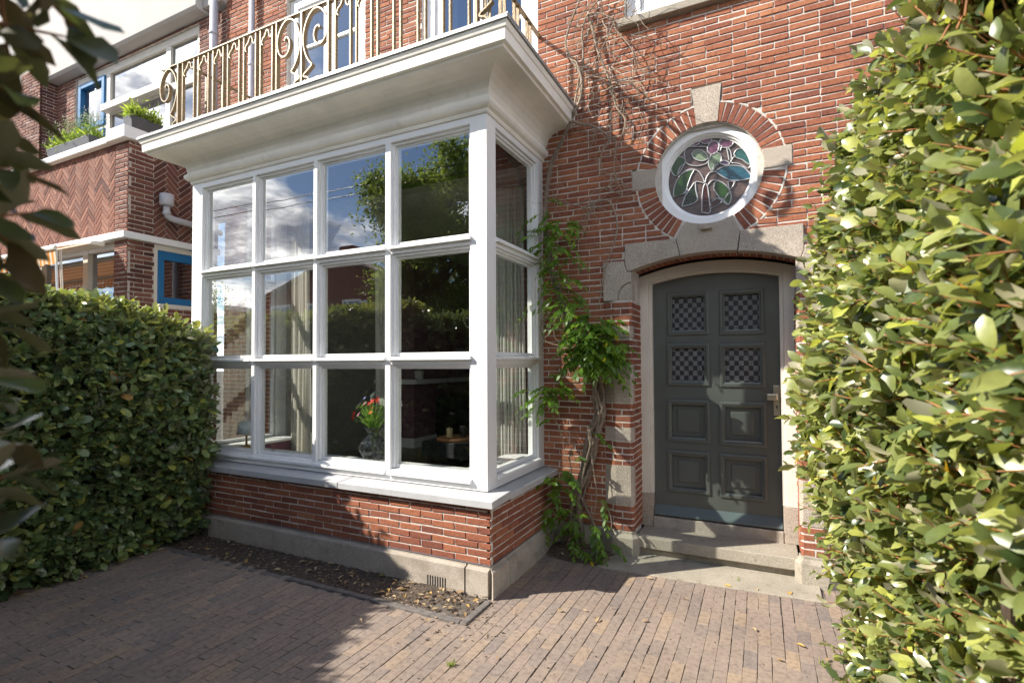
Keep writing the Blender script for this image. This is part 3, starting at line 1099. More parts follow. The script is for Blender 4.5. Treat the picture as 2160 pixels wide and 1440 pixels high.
# corner block and side
pr = [(0.0, -0.05), (0.042, -0.05), (0.042, 0.203), (0.010, 0.214), (0.010, 0.236), (0.0, 0.236)]
for a, b in ((3.508, 3.80), (3.803, YW - 0.04)):
    n = len(pr)
    xs_ = lambda p: -1.930 + p
    ya = [a if (a > 3.6) else (3.508 if p[0] > 0.03 else 3.541) for p in pr]
    mb.add([(xs_(p[0]), yy, p[1]) for p, yy in zip(pr, ya)] + [(xs_(p[0]), b, p[1]) for p in pr],
           [tuple(range(n))[::-1], tuple(range(n, 2 * n))] + [(i, n + i, n + (i + 1) % n, (i + 1) % n) for i in range(n)])
bevel(mb.build('stone_plinth', 'plinth_stone', bay), 0.004)
mb = MB()   # lead flashing under the bricks
mb.box(XBL, XB + 0.010, YB - 0.013, YB + 0.02, 0.2365, 0.2420)
mb.box(XB - 0.02, XB + 0.016, YB + 0.021, YW - 0.04, 0.2365, 0.2420)
mb.build('lead_flashing', 'lead', bay)
for gx0 in (-2.50, -5.46):
    mb = MB()
    for k in range(8):
        x = gx0 + 0.024 * k + 0.008
        mb.box(x, x + 0.011, py0 - 0.0015, py0 + 0.001, 0.000, 0.093)
    mb.build('air_grille', 'black_iron', bay)

# cornice: moulding, cove and balcony slab as one swept profile round three sides
PROF = [(0.012, 3.853), (0.022, 3.872), (0.016, 3.885), (0.028, 3.890), (0.050, 3.900), (0.064, 3.918), (0.068, 3.938), (0.062, 3.958), (0.046, 3.970),
        (0.040, 3.985), (0.050, 4.03), (0.075, 4.075), (0.115, 4.112), (0.17, 4.137), (0.22, 4.147), (0.285, 4.151),
        (0.288, 4.140), (0.318, 4.143), (0.322, 4.165), (0.352, 4.168), (0.356, 4.252), (0.366, 4.258), (0.372, 4.275), (0.378, 4.290), (0.376, 4.318)]
mb = MB()
def ring_at(o):
    return [(XL - o, YW), (XL - o, YF - o), (XR + o, YF - o), (XR + o, YW)]
vs = []
for o, z in PROF:
    vs += [(x, y, z) for x, y in ring_at(o)]
o = PROF[-1][0]
n = len(PROF)
fs = []
for j in range(n - 1):
    for k in range(3):
        fs.append((j * 4 + k, j * 4 + k + 1, j * 4 + 5 + k, j * 4 + 4 + k))
fs.append(tuple((n - 1) * 4 + k for k in range(4)))
fs.append((0, 1, 2, 3)[::-1])
mb.add(vs, fs)
balcony = bevel(mb.build('balcony', 'plaster_white', house), 0.002, 1, 60)
mb = MB()
e = 0.39
for k in range(16):
    a = XL - e + (XR - XL + 2 * e) * k / 16; b = XL - e + (XR - XL + 2 * e) * (k + 1) / 16
    mb.box(a + 0.002, b - 0.002, YF - e, YF - e + 0.22, 4.3185, 4.330)
    mb.box(b - 0.008, b + 0.004, YF - e - 0.004, YF - e + 0.20, 4.318, 4.3335)
mb.box(XR + e - 0.22, XR + e, YF - e + 0.222, YW, 4.3185, 4.330)
mb.box(XL - e, XL - e + 0.22, YF - e + 0.222, YW, 4.3185, 4.330)
mb.box(XL - e, XR + e, YF - e - 0.002, YF - e + 0.004, 4.300, 4.3183)
mb.box(XR + e - 0.004, XR + e + 0.002, YF - e + 0.005, YW, 4.300, 4.3183)
mb.build('zinc_edge', 'zinc', balcony)

# railing
YR, ZR0, ZR1 = 3.51, 4.331, 5.17
S = 1.0263
def bar(x, y, w=0.03, d=0.014, alongx=True):
    m_ = MB()
    if alongx: m_.box(x - d / 2, x + d / 2, y - w / 2, y + w / 2, ZR0, ZR1 - 0.012)
    else: m_.box(x - w / 2, x + w / 2, y - d / 2, y + d / 2, ZR0, ZR1 - 0.012)
    return m_.build('baluster', 'gold_paint', balcony)
BARS = [-5.70, -5.625, -5.43, -5.355, -5.19, -5.113, -4.954, -4.881, -4.706, -4.636, -4.462, -4.395, -4.227, -4.161, -3.829,
        -3.496, -3.416, -3.238, -3.170, -3.0, -2.932, -2.762, -2.690, -2.513, -2.441, -2.268, -2.201, -2.029, -1.957]
for x in BARS:
    bar(x * S, YR, 0.045 if x in (-5.70, -4.161, -3.829, -3.496, -1.957) else 0.032, 0.020 if x in (-5.70, -3.829, -3.496, -1.957) else 0.014)
mb = MB()
mb.box(-5.98, -1.90, YR - 0.024, YR + 0.024, ZR1 - 0.0115, ZR1)
FRX = lambda u, v, d: (u, YR + d, v)
for xs_, sg in ((-5.98, -1), (-1.90, 1)):   # upturned ends of the hand rail
    mb.strap([(xs_ + sg * 0.001, ZR1 - 0.006), (xs_ + sg * 0.12, ZR1 - 0.012), (xs_ + sg * 0.19, ZR1 + 0.004), (xs_ + sg * 0.24, ZR1 + 0.04)], FRX, 0.012, -0.02, 0.02)
mb.build('handrail', 'gold_paint', balcony)
for xs_ in (-5.79, -2.045):
    for k, y in enumerate((3.70, 3.78, 3.98, 4.06, 4.26, 4.34, 4.54, 4.62)):
        bar(xs_, y, 0.03, 0.014, False)
    mb = MB()
    mb.box(xs_ - 0.02, xs_ + 0.02, YR + 0.026, YW, ZR1 - 0.013, ZR1 - 0.001)
    mb.build('handrail', 'gold_paint', balcony)


def spiral(cx, cz, r0, r1, a0, a1, n=30):
    return [(cx + (r0 + (r1 - r0) * k / n) * cos(a0 + (a1 - a0) * k / n), cz + (r0 + (r1 - r0) * k / n) * sin(a0 + (a1 - a0) * k / n)) for k in range(n + 1)]


def smooth(pts, n=8):
    out = []
    P = [np.array(p, float) for p in pts]
    P = [2 * P[0] - P[1]] + P + [2 * P[-1] - P[-2]]
    for i in range(1, len(P) - 2):
        for k in range(n):
            t = k / n
            out.append(tuple(0.5 * ((2 * P[i]) + (-P[i - 1] + P[i + 1]) * t + (2 * P[i - 1] - 5 * P[i] + 4 * P[i + 1] - P[i + 2]) * t * t + (-P[i - 1] + 3 * P[i] - 3 * P[i + 1] + P[i + 2]) * t ** 3)))
    out.append(tuple(P[-2]))
    return out


def scroll(x0, sg):
    """big S scroll: curls out from the post foot, nicks at a third, ends in an open volute under the rail"""
    W_ = 0.335
    m_ = MB()
    X = lambda u: x0 + sg * u * W_
    Z = lambda v: ZR0 + v * (ZR1 - ZR0)
    up = smooth([(0.38, 0.345), (0.20, 0.43), (0.06, 0.56), (0.03, 0.70), (0.14, 0.85), (0.36, 0.955), (0.62, 0.965), (0.86, 0.87), (0.95, 0.74), (0.88, 0.61), (0.70, 0.55), (0.52, 0.58), (0.44, 0.67), (0.50, 0.75), (0.62, 0.765), (0.66, 0.735)], 6)
    m_.strap([(X(u), Z(v)) for u, v in up], FRX, 0.014, -0.02, 0.02)
    lo = smooth([(0.38, 0.345), (0.22, 0.30), (0.07, 0.265), (0.06, 0.235), (0.20, 0.215), (0.25, 0.17), (0.18, 0.10), (0.05, 0.04), (0.03, 0.0)], 6)
    m_.strap([(X(u), Z(v)) for u, v in lo], FRX, 0.014, -0.02, 0.02)
    bt = smooth([(0.25, 0.0), (0.27, 0.09), (0.42, 0.17), (0.66, 0.18), (0.86, 0.12), (0.92, 0.03)], 6)
    m_.strap([(X(u), Z(v)) for u, v in bt], FRX, 0.014, -0.02, 0.02)
    b2 = smooth([(0.50, 0.0), (0.52, 0.055), (0.64, 0.085), (0.76, 0.065), (0.74, 0.035)], 6)
    m_.strap([(X(u), Z(v)) for u, v in b2], FRX, 0.012, -0.02, 0.02)
    return m_.build('scroll', 'gold_paint', balcony)


scroll(-3.829 * S - 0.012, -1); scroll(-3.829 * S + 0.012, 1)
scroll(-5.70 * S - 0.012, -1); scroll(-1.957 * S + 0.012, 1)
PAIR = [(-5.625, -5.43), (-5.355, -5.19), (-5.113, -4.954), (-4.881, -4.706), (-4.636, -4.462), (-4.395, -4.227),
        (-3.416, -3.238), (-3.170, -3.0), (-2.932, -2.762), (-2.690, -2.513), (-2.441, -2.268), (-2.201, -2.029)]
for a, b in PAIR:
    m_ = MB()
    a, b = a * S + 0.01, b * S - 0.01
    w = b - a
    pts = smooth([(a + 0.16 * w, ZR1 - 0.175), (a + 0.04 * w, ZR1 - 0.15), (a + 0.14 * w, ZR1 - 0.11), (a + 0.34 * w, ZR1 - 0.085), (a + 0.5 * w, ZR1 - 0.035), (a + 0.68 * w, ZR1 - 0.05), (a + 0.76 * w, ZR1 - 0.10), (a + 0.92 * w, ZR1 - 0.115), (a + 0.98 * w, ZR1 - 0.085)], 5)
    m_.strap(pts, FRX, 0.011, -0.014, 0.014)
    m_.build('small_scroll', 'gold_paint', balcony)

# ---- doors and windows above
def casement(name, x0, x1, z0, z1, cols, rows, fw=0.10, sash=0.07, y=YW + 0.06, parent=house, frame='white_gloss', glass='far_glass', gap=0.04):
    m_ = MB()
    m_.box(x0, x0 + fw, y, y + 0.1, z0, z1); m_.box(x1 - fw, x1, y, y + 0.1, z0, z1)
    m_.box(x0 + fw, x1 - fw, y, y + 0.1, z1 - fw, z1); m_.box(x0 + fw, x1 - fw, y, y + 0.1, z0, z0 + fw * 0.8)
    w = (x1 - x0 - 2 * fw) / cols
    for c in range(cols):
        a = x0 + fw + c * w
        b = a + w
        zb, zt = z0 + fw * 0.8, z1 - fw
        ys = y + 0.025
        m_.box(a + 0.004, a + sash, ys, ys + 0.06, zb, zt); m_.box(b - sash, b - 0.004, ys, ys + 0.06, zb, zt)
        m_.box(a + sash, b - sash, ys, ys + 0.06, zb, zb + sash * 1.2); m_.box(a + sash, b - sash, ys, ys + 0.06, zt - sash, zt)
        for r in range(1, rows):
            zz = zb + (zt - zb) * r / rows
            m_.box(a + sash, b - sash, ys + 0.008, ys + 0.05, zz - 0.018, zz + 0.018)
    ob = bevel(m_.build(name, frame, parent), 0.003)
    g_ = MB()
    g_.add([(x0 + fw, y + 0.06, z0 + fw * 0.8), (x1 - fw, y + 0.06, z0 + fw * 0.8), (x1 - fw, y + 0.06, z1 - fw), (x0 + fw, y + 0.06, z1 - fw)], [(0, 1, 2, 3)])
    g_.build('pane', glass, ob)
    return ob


bd = casement('balcony_door', -5.755, -4.395, 4.335, 6.745, 2, 4, 0.13, 0.09)
mb = MB(); mb.box(-4.98, -4.80, YW + 0.03, YW + 0.045, 5.30, 5.325); mb.box(-4.99, -4.965, YW + 0.03, YW + 0.085, 5.29, 5.335)
mb.build('handle', 'steel', bd)
casement('balcony_window', -3.525, -2.075, 4.335, 6.745, 2, 4, 0.13, 0.09)
uw = casement('upper_window', -1.155, 0.745, 5.06, 6.595, 2, 1, 0.13, 0.08)
mb = MB()
mb.box(-1.225, 0.82, YW - 0.075, YW + 0.05, 4.985, 5.055)
bevel(mb.build('window_sill', 'step_stone', uw), 0.006)
# dark rooms behind the upper glass
mb = MB()
for a, b, z0, z1 in ((-5.72, -4.43, 4.34, 6.7), (-3.5, -2.1, 4.34, 6.7), (-1.12, 0.7, 5.06, 6.56)):
    mb.box(a, b, YW + 0.32, YW + 2.2, z0, z1)
    mb.box(a, a + 0.28, YW + 0.26, YW + 0.29, z0, z1, 1); mb.box(b - 0.28, b, YW + 0.26, YW + 0.29, z0, z1, 1)
mb.build('upper_room', ['dark_room', 'sheer'], house)
mb = MB()
mb.tube([(-7.15, YW - 0.10, 4.40), (-7.15, YW - 0.10, 7.4)], 0.055, 14)
for z in (5.2, 6.6): mb.tube([(-7.15, YW - 0.10, z), (-7.15, YW - 0.10, z + 0.04)], 0.064, 14)
mb.build('downpipe', 'grey_pipe', house, True)
mb = MB()
mb.tube([(-6.37, YW - 0.07, 0.3), (-6.37, YW - 0.07, 7.4)], 0.04, 12)
for z in (1.6, 3.2, 5.95): mb.tube([(-6.37, YW - 0.07, z), (-6.37, YW - 0.07, z + 0.03)], 0.048, 12)
mb.build('downpipe', 'grey_pipe', house, True)

# ---- the round window
def disc(cx, cz, r, y, n=64, r0=0.0):
    return [(cx + r * cos(2 * pi * k / n), y, cz + r * sin(2 * pi * k / n)) for k in range(n)]


def ringsweep(mb, prof, c, seg=72, mat=0, a0=0, a1=2 * pi):
    full = abs(a1 - a0 - 2 * pi) < 1e-6
    vs, fs = [], []
    n = len(prof)
    m_ = seg if full else seg + 1
    for k in range(m_):
        th = a0 + (a1 - a0) * k / seg
        for r, y in prof:
            vs.append((c[0] + r * cos(th), y, c[1] + r * sin(th)))
    for k in range(seg):
        k2 = (k + 1) % m_
        for j in range(n):
            j2 = (j + 1) % n
            fs.append((k * n + j, k2 * n + j, k2 * n + j2, k * n + j2))
    if not full:
        fs.append(tuple(range(n))); fs.append(tuple((m_ - 1) * n + j for j in range(n))[::-1])
    mb.add(vs, fs, mat)


YO = YW + 0.055
mb = MB()
ringsweep(mb, [(0.452, YO), (0.452, YO + 0.12), (0.352, YO + 0.12), (0.352, YO + 0.050), (0.366, YO + 0.045), (0.366, YO + 0.025), (0.380, YO + 0.02), (0.380, YO + 0.004), (0.386, YO)], OC)
rw = mb.build('round_window', 'white_gloss', house, True)
rw.data.polygons.foreach_set('use_smooth', np.zeros(len(rw.data.polygons), bool))
md = rw.modifiers.new('b', 'BEVEL'); md.width = 0.003; md.limit_method = 'ANGLE'; md.angle_limit = radians(30)
mb = MB()
ringsweep(mb, [(0.640, YW - 0.001), (0.640, YW + 0.04), (0.475, YW + 0.14), (0.4525, YW + 0.14), (0.4525, YW + 0.04), (0.4525, YW - 0.001)], OC, mat=1)
ringsweep(mb, [(0.622, YW - 0.006), (0.622, YW + 0.002), (0.634, YW + 0.002), (0.634, YW - 0.006)], OC, mat=1)
rng = np.random.default_rng(31)
def arcs():
    gaps = [(radians(90), 0.21 / 0.54 + 0.02), (0.0, 0.15), (pi, 0.15), (radians(270), 0.42)]
    return gaps
nv = 58
for k in range(nv):
    a = 2 * pi * (k + 0.5) / nv
    skip = False
    for ga, hw in ((pi / 2, 0.20), (2 * pi * 0.012, 0.165), (pi - 0.04, 0.165), (1.5 * pi, 0.53)):
        dlt = (a - ga + pi) % (2 * pi) - pi
        if abs(dlt) < hw: skip = True
    if skip: continue
    hw = 2 * pi / nv * 0.5 - 0.008
    tn = float(np.clip(rng.normal(0.5, 0.18), 0, 1))
    Pp = lambda u, z, d: (OC[0] + z * cos(u), YW - d, OC[1] + z * sin(u))
    vs = []
    for (dd, ins) in ((-0.06, 0), (0.004, 0), (0.007, 0.0035)):
        for (u, z) in ((a - hw + ins / 0.5, 0.4535 + ins), (a + hw - ins / 0.5, 0.4535 + ins), (a + hw * 0.93 - ins / 0.6, 0.617 - ins), (a - hw * 0.93 + ins / 0.6, 0.617 - ins)):
            vs.append(Pp(u, z, dd + rng.normal(0, 0.0006)))
    fs = []
    for q in (0, 4):
        for i in range(4):
            fs.append((q + i, q + 4 + i, q + 4 + (i + 1) % 4, q + (i + 1) % 4))
    fs.append((8, 11, 10, 9))
    mb.add(vs, fs, 0, tn)
mb.build('brick_surround', ['red_brick', 'mortar'], rw)

# stained glass in the round window (crop coordinates of the photo, scale 3.272)
YG = YO + 0.055
def sg_pt(u, v): 
    p = at(1340 + u / 3.272, 160 + v / 3.272, YG)
    return (p[0], p[2])
mb = MB()
mb.add(disc(OC[0], OC[1], 0.372, YG + 0.012), [tuple(range(64))])
sgb = mb.build('stained_glass', 'stain_ground', rw)
def ell(cx, cy, a, b, rot=0, n=18):
    r_ = radians(rot)
    return [(cx + a * cos(t) * cos(r_) - b * sin(t) * sin(r_), cy + a * cos(t) * sin(r_) + b * sin(t) * cos(r_)) for t in [2 * pi * k / n for k in range(n)]]
SHAPES = [
    ('stain_purple', ell(415, 458, 30, 22, -20), 0), ('stain_purple', ell(490, 442, 38, 26, -15), 0), ('stain_purple', ell(538, 495, 38, 48, 25), 1), ('stain_purple', ell(628, 460, 50, 36, -10), 1),
    ('stain_sage', [(385, 545), (410, 515), (450, 512), (485, 535), (502, 570), (460, 588), (415, 575)], 1),
    ('stain_sage', [(505, 580), (525, 545), (565, 530), (592, 550), (590, 590), (555, 625), (530, 655), (508, 620)], 1),
    ('stain_blue', [(550, 660), (600, 630), (660, 618), (730, 625), (775, 655), (800, 700), (745, 718), (680, 722), (620, 705)], 1),
    ('stain_teal', [(680, 540), (700, 510), (740, 502), (780, 530), (803, 575), (798, 612), (765, 600), (740, 580), (700, 565)], 1),
    ('stain_green', [(240, 620), (255, 575), (295, 557), (335, 570), (342, 600), (310, 630), (285, 690), (255, 670)], 1),
    ('stain_green', [(262, 835), (268, 770), (300, 700), (345, 655), (405, 645), (385, 690), (360, 760), (355, 800), (310, 825)], 1),
    ('stain_dark', [(320, 900), (345, 830), (385, 770), (412, 735), (418, 790), (430, 850), (400, 880), (345, 897)], 1),
    ('stain_green', [(540, 780), (550, 735), (575, 725), (620, 750), (655, 800), (660, 850), (640, 890), (610, 870), (575, 835)], 1),
    ('stain_red', [(458, 942), (460, 850), (470, 770), (485, 745), (500, 770), (510, 860), (515, 942)], 1),
    ('stain_red', [(516, 880), (560, 845), (595, 868), (525, 915)], 1), ('stain_red', [(640, 725), (685, 735), (660, 780), (645, 770)], 1),
    ('stain_violet', [(580, 600), (610, 583), (650, 600), (640, 612), (600, 612)], 1)]
for mt, poly, _ in SHAPES:
    pts = smooth(poly + [poly[0]], 4)[:-1]
    q = [sg_pt(*p) for p in pts]
    m_ = MB()
    m_.prism(q, XZ(YG), 0.004, 0.010)
    m_.build('glass_piece', mt, rw)
mb = MB()
def came(pts, w=0.0055):
    q = [sg_pt(*p) for p in smooth(pts, 5)]
    q = [p if (p[0] - OC[0]) ** 2 + (p[1] - OC[1]) ** 2 < 0.362 ** 2 else None for p in q]
    run = []
    for p in q + [None]:
        if p is None:
            if len(run) > 1: mb.tube([(a, YG + 0.003, b) for a, b in run], w, 6)
            run = []
        else: run.append(p)
for mt, poly, edge in SHAPES:
    if edge: came(poly + [poly[0]])
    else: came(poly + [poly[0]], 0.005)
for pts in ([(480, 742), (465, 700), (440, 662), (405, 645)], [(480, 742), (492, 700), (515, 668), (550, 660)], [(480, 742), (430, 730), (412, 735)], [(500, 755), (530, 722), (575, 722)],
            [(340, 560), (345, 590), (375, 615), (430, 622), (480, 610), (505, 590)], [(350, 500), (375, 490), (430, 488), (495, 490)], [(350, 500), (338, 540), (345, 590)],
            [(405, 645), (350, 660), (300, 690)], [(262, 838), (330, 815), (360, 770)], [(600, 868), (655, 795)], [(515, 880), (560, 845)], [(525, 918), (600, 870)],
            [(660, 785), (690, 728)], [(780, 640), (808, 600)], [(630, 490), (640, 540), (648, 585)], [(600, 480), (585, 520)], [(655, 600), (680, 560), (700, 565)], [(665, 600), (720, 608), (775, 640)],
            [(535, 650), (545, 620), (580, 605)], [(665, 580), (660, 530), (640, 490)], [(640, 890), (590, 840)], [(285, 690), (310, 660), (345, 600)]):
    came(pts, 0.0055)
mb.build('lead_came', 'lead_came', rw, True)

# ---- stones round the window and the door
def stone(name, poly, y0=YW - 0.022, y1=YW + 0.12, bev=0.006, mat='granite'):
    m_ = MB()
    m_.prism(poly, lambda u, v, d: (u, d, v), y0, y1)
    return bevel(m_.build(name, mat, house), bev)


ACX, AR, ACZ = -0.44, 2.12, 0.655
def arc(x0, x1, r=AR, cz=ACZ, n=14):
    return [(x0 + (x1 - x0) * k / n, cz + sqrt(r * r - (x0 + (x1 - x0) * k / n - ACX) ** 2)) for k in range(n + 1)]
def oarc(a0, a1, r=0.452, n=14):
    return [(OC[0] + r * cos(a0 + (a1 - a0) * k / n), OC[1] + r * sin(a0 + (a1 - a0) * k / n)) for k in range(n + 1)]

stone('keystone', [(-0.563, 4.258), (-0.525, 3.93)] + oarc(radians(101), radians(79), 0.454, 6) + [(-0.345, 3.94), (-0.312, 4.262)][0:2], YW - 0.012)
stone('side_stone', [(-1.105, 3.418), (-1.105, 3.604)] + oarc(radians(165), radians(188), 0.454, 6), YW - 0.010)
stone('side_stone', [(0.229, 3.616), (0.229, 3.443)] + oarc(radians(-5), radians(17), 0.454, 6), YW - 0.010)
key = [(-0.710, 2.922), (-0.674, 2.756)] + arc(-0.672, -0.205)[1:] + [(-0.180, 2.935)] + oarc(radians(297), radians(246), 0.454, 10)
stone('arch_stone', key, YW - 0.034, YW + 0.10)
stone('arch_stone', [(-1.178, 2.920), (-1.178, 2.72), (-1.150, 2.650)] + arc(-1.143, -0.680) + [(-0.716, 2.922)], YW - 0.030, YW + 0.10)
stone('arch_stone', [(-0.174, 2.935), (-0.198, 2.752)] + arc(-0.2, 0.263)[1:] + [(0.270, 2.650), (0.298, 2.72), (0.298, 2.935)], YW - 0.030, YW + 0.10)
for sg in (1, -1):
    mx = lambda x: x if sg > 0 else -0.88 - x
    poly = [(mx(a), b) for a, b in [(-1.385, 2.385), (-1.385, 2.757), (-1.182, 2.757), (-1.182, 2.72), (-1.154, 2.648), (-1.118, 2.648), (-1.118, 2.55), (-1.15, 2.548), (-1.20, 2.52), (-1.235, 2.47), (-1.25, 2.385)]]
    stone('corbel_stone', poly[::sg], YW - 0.05, YW + 0.10)
    poly = [(mx(a), b) for a, b in [(-1.247, 2.385), (-1.233, 2.47), (-1.198, 2.517), (-1.15, 2.545), (-1.116, 2.547), (-1.116, 2.385)]]
    stone('corbel_stone', poly[::sg], YW - 0.036, YW + 0.10)
mb = MB()
mb.prism([(-0.497, 3.0), (-0.497, 3.045), (-0.40, 3.045), (-0.40, 3.0)][::-1], lambda u, v, d: (u, d, v - 0.03), YW - 0.075, YW + 0.02)
bevel(mb.build('weep_block', 'granite', house), 0.006)

# pillars either side of the door: brick courses with stone blocks, bevelled arris
def pillar_profile(o=0.0):
    return [(-1.394 - o, YW - 0.002), (-1.277 - o * 0.6, YW - 0.052 - o), (-1.137 + o * 0.5, YW - 0.052 - o), (-1.114 + o, YW - 0.026 - o * 0.6), (-1.114 + o, YW + 0.34)]
BLOCKS = [(0.474, 0.841), (1.070, 1.196), (1.425, 1.760), (2.035, 2.142)]
for sg in (1, -1):
    mx = lambda x: x if sg > 0 else -0.88 - x
    mb = MB()
    prof = pillar_profile()
    for i in range(4):
        a, b = np.array(prof[i]), np.array(prof[i + 1])
        L_ = np.linalg.norm(b - a)
        d_ = (b - a) / L_
        nn = np.array((d_[1], -d_[0]))
        def P(u, z, d, a=a, d_=d_, nn=nn):
            p = a + d_ * u + nn * (d - 0.004)
            return (mx(p[0]), p[1], z)
        cf = (lambda z0, z1: [(-1, 9)] if any(z0 + 0.03 > lo and z1 - 0.03 < hi for lo, hi in BLOCKS) else []) if i < 3 else (lambda z0, z1: [(-1, 0.045)] if any(z0 + 0.03 > lo and z1 - 0.03 < hi for lo, hi in BLOCKS) else [])
        tmp = MB()
        brickwork(tmp, P, 0, L_, 0.2376, 2.385, cf, depth=0.004, phase=(0.06 if i % 2 else -0.02), seed=40 + i + (sg > 0) * 9, mean=0.5, dev=0.13)
        if sg < 0: tmp.f = [f[::-1] for f in tmp.f]
        mb.v += tmp.v; mb.t += tmp.t; mb.m += tmp.m
        mb.f += [tuple(k + mb.n for k in f) for f in tmp.f]
        mb.n += tmp.n
    pil = mb.build('door_pillar', ['red_brick', 'mortar'], house)
    core = [(mx(x), y) for x, y in [(-1.37, YW + 0.02), (-1.272, YW - 0.038), (-1.142, YW - 0.038), (-1.128, YW - 0.02), (-1.128, YW + 0.34), (-1.37, YW + 0.34)]]
    m_ = MB(); m_.prism(core[::sg], lambda u, v, d: (u, v, d), 0.0, 2.384); m_.build('pillar_core', 'mortar', pil)
    for lo, hi in BLOCKS:
        m_ = MB()
        q = [(mx(x), y) for x, y in pillar_profile(0.0025)[:4]] + [(mx(-1.1115), YW + 0.035), (mx(-1.36), YW + 0.035)]
        m_.prism(q[::sg], lambda u, v, d: (u, v, d), lo, hi)
        bevel(m_.build('stone_block', 'granite', pil), 0.004)
    m_ = MB()
    q0 = [(mx(x), y) for x, y in pillar_profile(0.045)[:4]] + [(mx(-1.069), YW + 0.02), (mx(-1.43), YW + 0.02)]
    q1 = [(mx(x), y) for x, y in pillar_profile(0.012)[:4]] + [(mx(-1.102), YW + 0.02), (mx(-1.40), YW + 0.02)]
    n = 6
    vs = [(x, y, -0.06) for x, y in q0] + [(x, y, 0.185) for x, y in q0] + [(x, y, 0.215) for x, y in q1] + [(x, y, 0.2370) for x, y in q1]
    fs = [tuple(range(n))[::-1], tuple(range(3 * n, 4 * n))]
    for k in range(3):
        fs += [(k * n + i, k * n + (i + 1) % n, k * n + n + (i + 1) % n, k * n + n + i) for i in range(n)]
    if sg < 0: fs = [f[::-1] for f in fs]
    m_.add(vs, fs)
    bevel(m_.build('pillar_base', 'step_stone', pil), 0.005)

# soffit of the arch: soldier bricks
mb = MB()
rng = np.random.default_rng(50)
nb = 26
aa0, aa1 = math.asin(-0.70 / AR), math.asin(0.70 / AR)
for k in range(nb):
    t0 = aa0 + (aa1 - aa0) * (k + 0.07) / nb; t1 = aa0 + (aa1 - aa0) * (k + 0.93) / nb
    r_ = AR + 0.012 + rng.normal(0, 0.001)
    vs = []
    for y in (YW + 0.104, YW + 0.335):
        for (t, rr) in ((t0, r_), (t1, r_), (t1, r_ + 0.1), (t0, r_ + 0.1)):
            vs.append((ACX + rr * sin(t), y, ACZ + rr * cos(t)))
    mb.add(vs, [(0, 1, 5, 4)[::-1], (0, 3, 2, 1), (4, 5, 6, 7), (1, 2, 6, 5), (3, 0, 4, 7)], 0, float(np.clip(rng.normal(0.45, 0.15), 0, 1)))
arcp = [(ACX + (AR + 0.018) * sin(aa0 + (aa1 - aa0) * k / 24), ACZ + (AR + 0.018) * cos(aa0 + (aa1 - aa0) * k / 24)) for k in range(25)]
mb.prism(arcp + [(0.27, 3.0), (-1.15, 3.0)], lambda u, v, d: (u, d, v), YW + 0.102, YW + 0.34, 1)
mb.build('arch_soffit', ['red_brick', 'mortar'], house)

# ---- the front door
YD = 5.27
DL, DR = -1.006, 0.122
DAR = 2.27
DCX, DCZ = -0.442, 2.645 - 2.27
def darc(x0, x1, r, n=20):
    return [(x0 + (x1 - x0) * k / n, DCZ + sqrt(r * r - (x0 + (x1 - x0) * k / n - DCX) ** 2)) for k in range(n + 1)]
mb = MB()
WINS = [(-0.861, -0.483, 2.071, 2.477), (-0.380, -0.006, 2.062, 2.474), (-0.866, -0.485, 1.578, 1.979), (-0.384, -0.006, 1.571, 1.970)]
PANS = [(-0.873, -0.488, 1.032, 1.432), (-0.391, -0.004, 1.028, 1.424), (-0.875, -0.491, 0.543, 0.938), (-0.396, -0.004, 0.535, 0.936)]
# leaf laid up from stiles and rails so that the panels are really sunk
xs_ = [DL, -0.868, -0.486, -0.388, -0.005, DR]
mb.box(xs_[0], xs_[1], YD, YD + 0.045, 0.305, 2.50); mb.box(xs_[2], xs_[3], YD, YD + 0.045, 0.305, 2.50); mb.box(xs_[4], xs_[5], YD, YD + 0.045, 0.305, 2.50)
for a, b, q in ((xs_[1], xs_[2], 0), (xs_[3], xs_[4], 1)):
    zz = [(0.305, PANS[2 + q][2]), (PANS[2 + q][3], PANS[q][2]), (PANS[q][3], WINS[2 + q][2]), (WINS[2 + q][3], WINS[q][2]), (WINS[q][3], 2.50)]
    for z0, z1 in zz:
        mb.box(a, b, YD, YD + 0.045, z0, z1)
mb.prism([(DL, 2.50)] + darc(DL, DR, DAR - 0.003) + [(DR, 2.50)], lambda u, v, d: (u, d, v), YD, YD + 0.045)
mb.box(DL + 0.02, DR - 0.02, YD + 0.046, YD + 0.06, 0.31, 2.49)
door = mb.build('front_door', 'door_green', house)
for (x0, x1, z0, z1) in WINS + PANS:
    m_ = MB()
    w, pr_ = 0.045, 0.018
    # mitred bolection moulding with a stepped profile
    P3 = [(0.0, YD - 0.001), (0.0, YD - 0.014), (0.008, YD - pr_), (0.026, YD - pr_), (0.034, YD - 0.009), (w, YD - 0.006), (w, YD + 0.03)]
    vs = []
    for o_, y in P3:
        vs += [(x0 - 0.004 + o_, y, z0 - 0.004 + o_), (x1 + 0.004 - o_, y, z0 - 0.004 + o_), (x1 + 0.004 - o_, y, z1 + 0.004 - o_), (x0 - 0.004 + o_, y, z1 + 0.004 - o_)]
    fs = []
    for j in range(len(P3) - 1):
        for k in range(4):
            fs.append((j * 4 + k, j * 4 + (k + 1) % 4, j * 4 + 4 + (k + 1) % 4, j * 4 + 4 + k))
    m_.add(vs, fs)
    m_.build('panel_moulding', 'door_green', door)
for (x0, x1, z0, z1) in WINS:
    m_ = MB()
    m_.box(x0 + 0.036, x1 - 0.036, YD + 0.022, YD + 0.03, z0 + 0.036, z1 - 0.036)
    m_.build('door_pane', 'woven_glass', door)
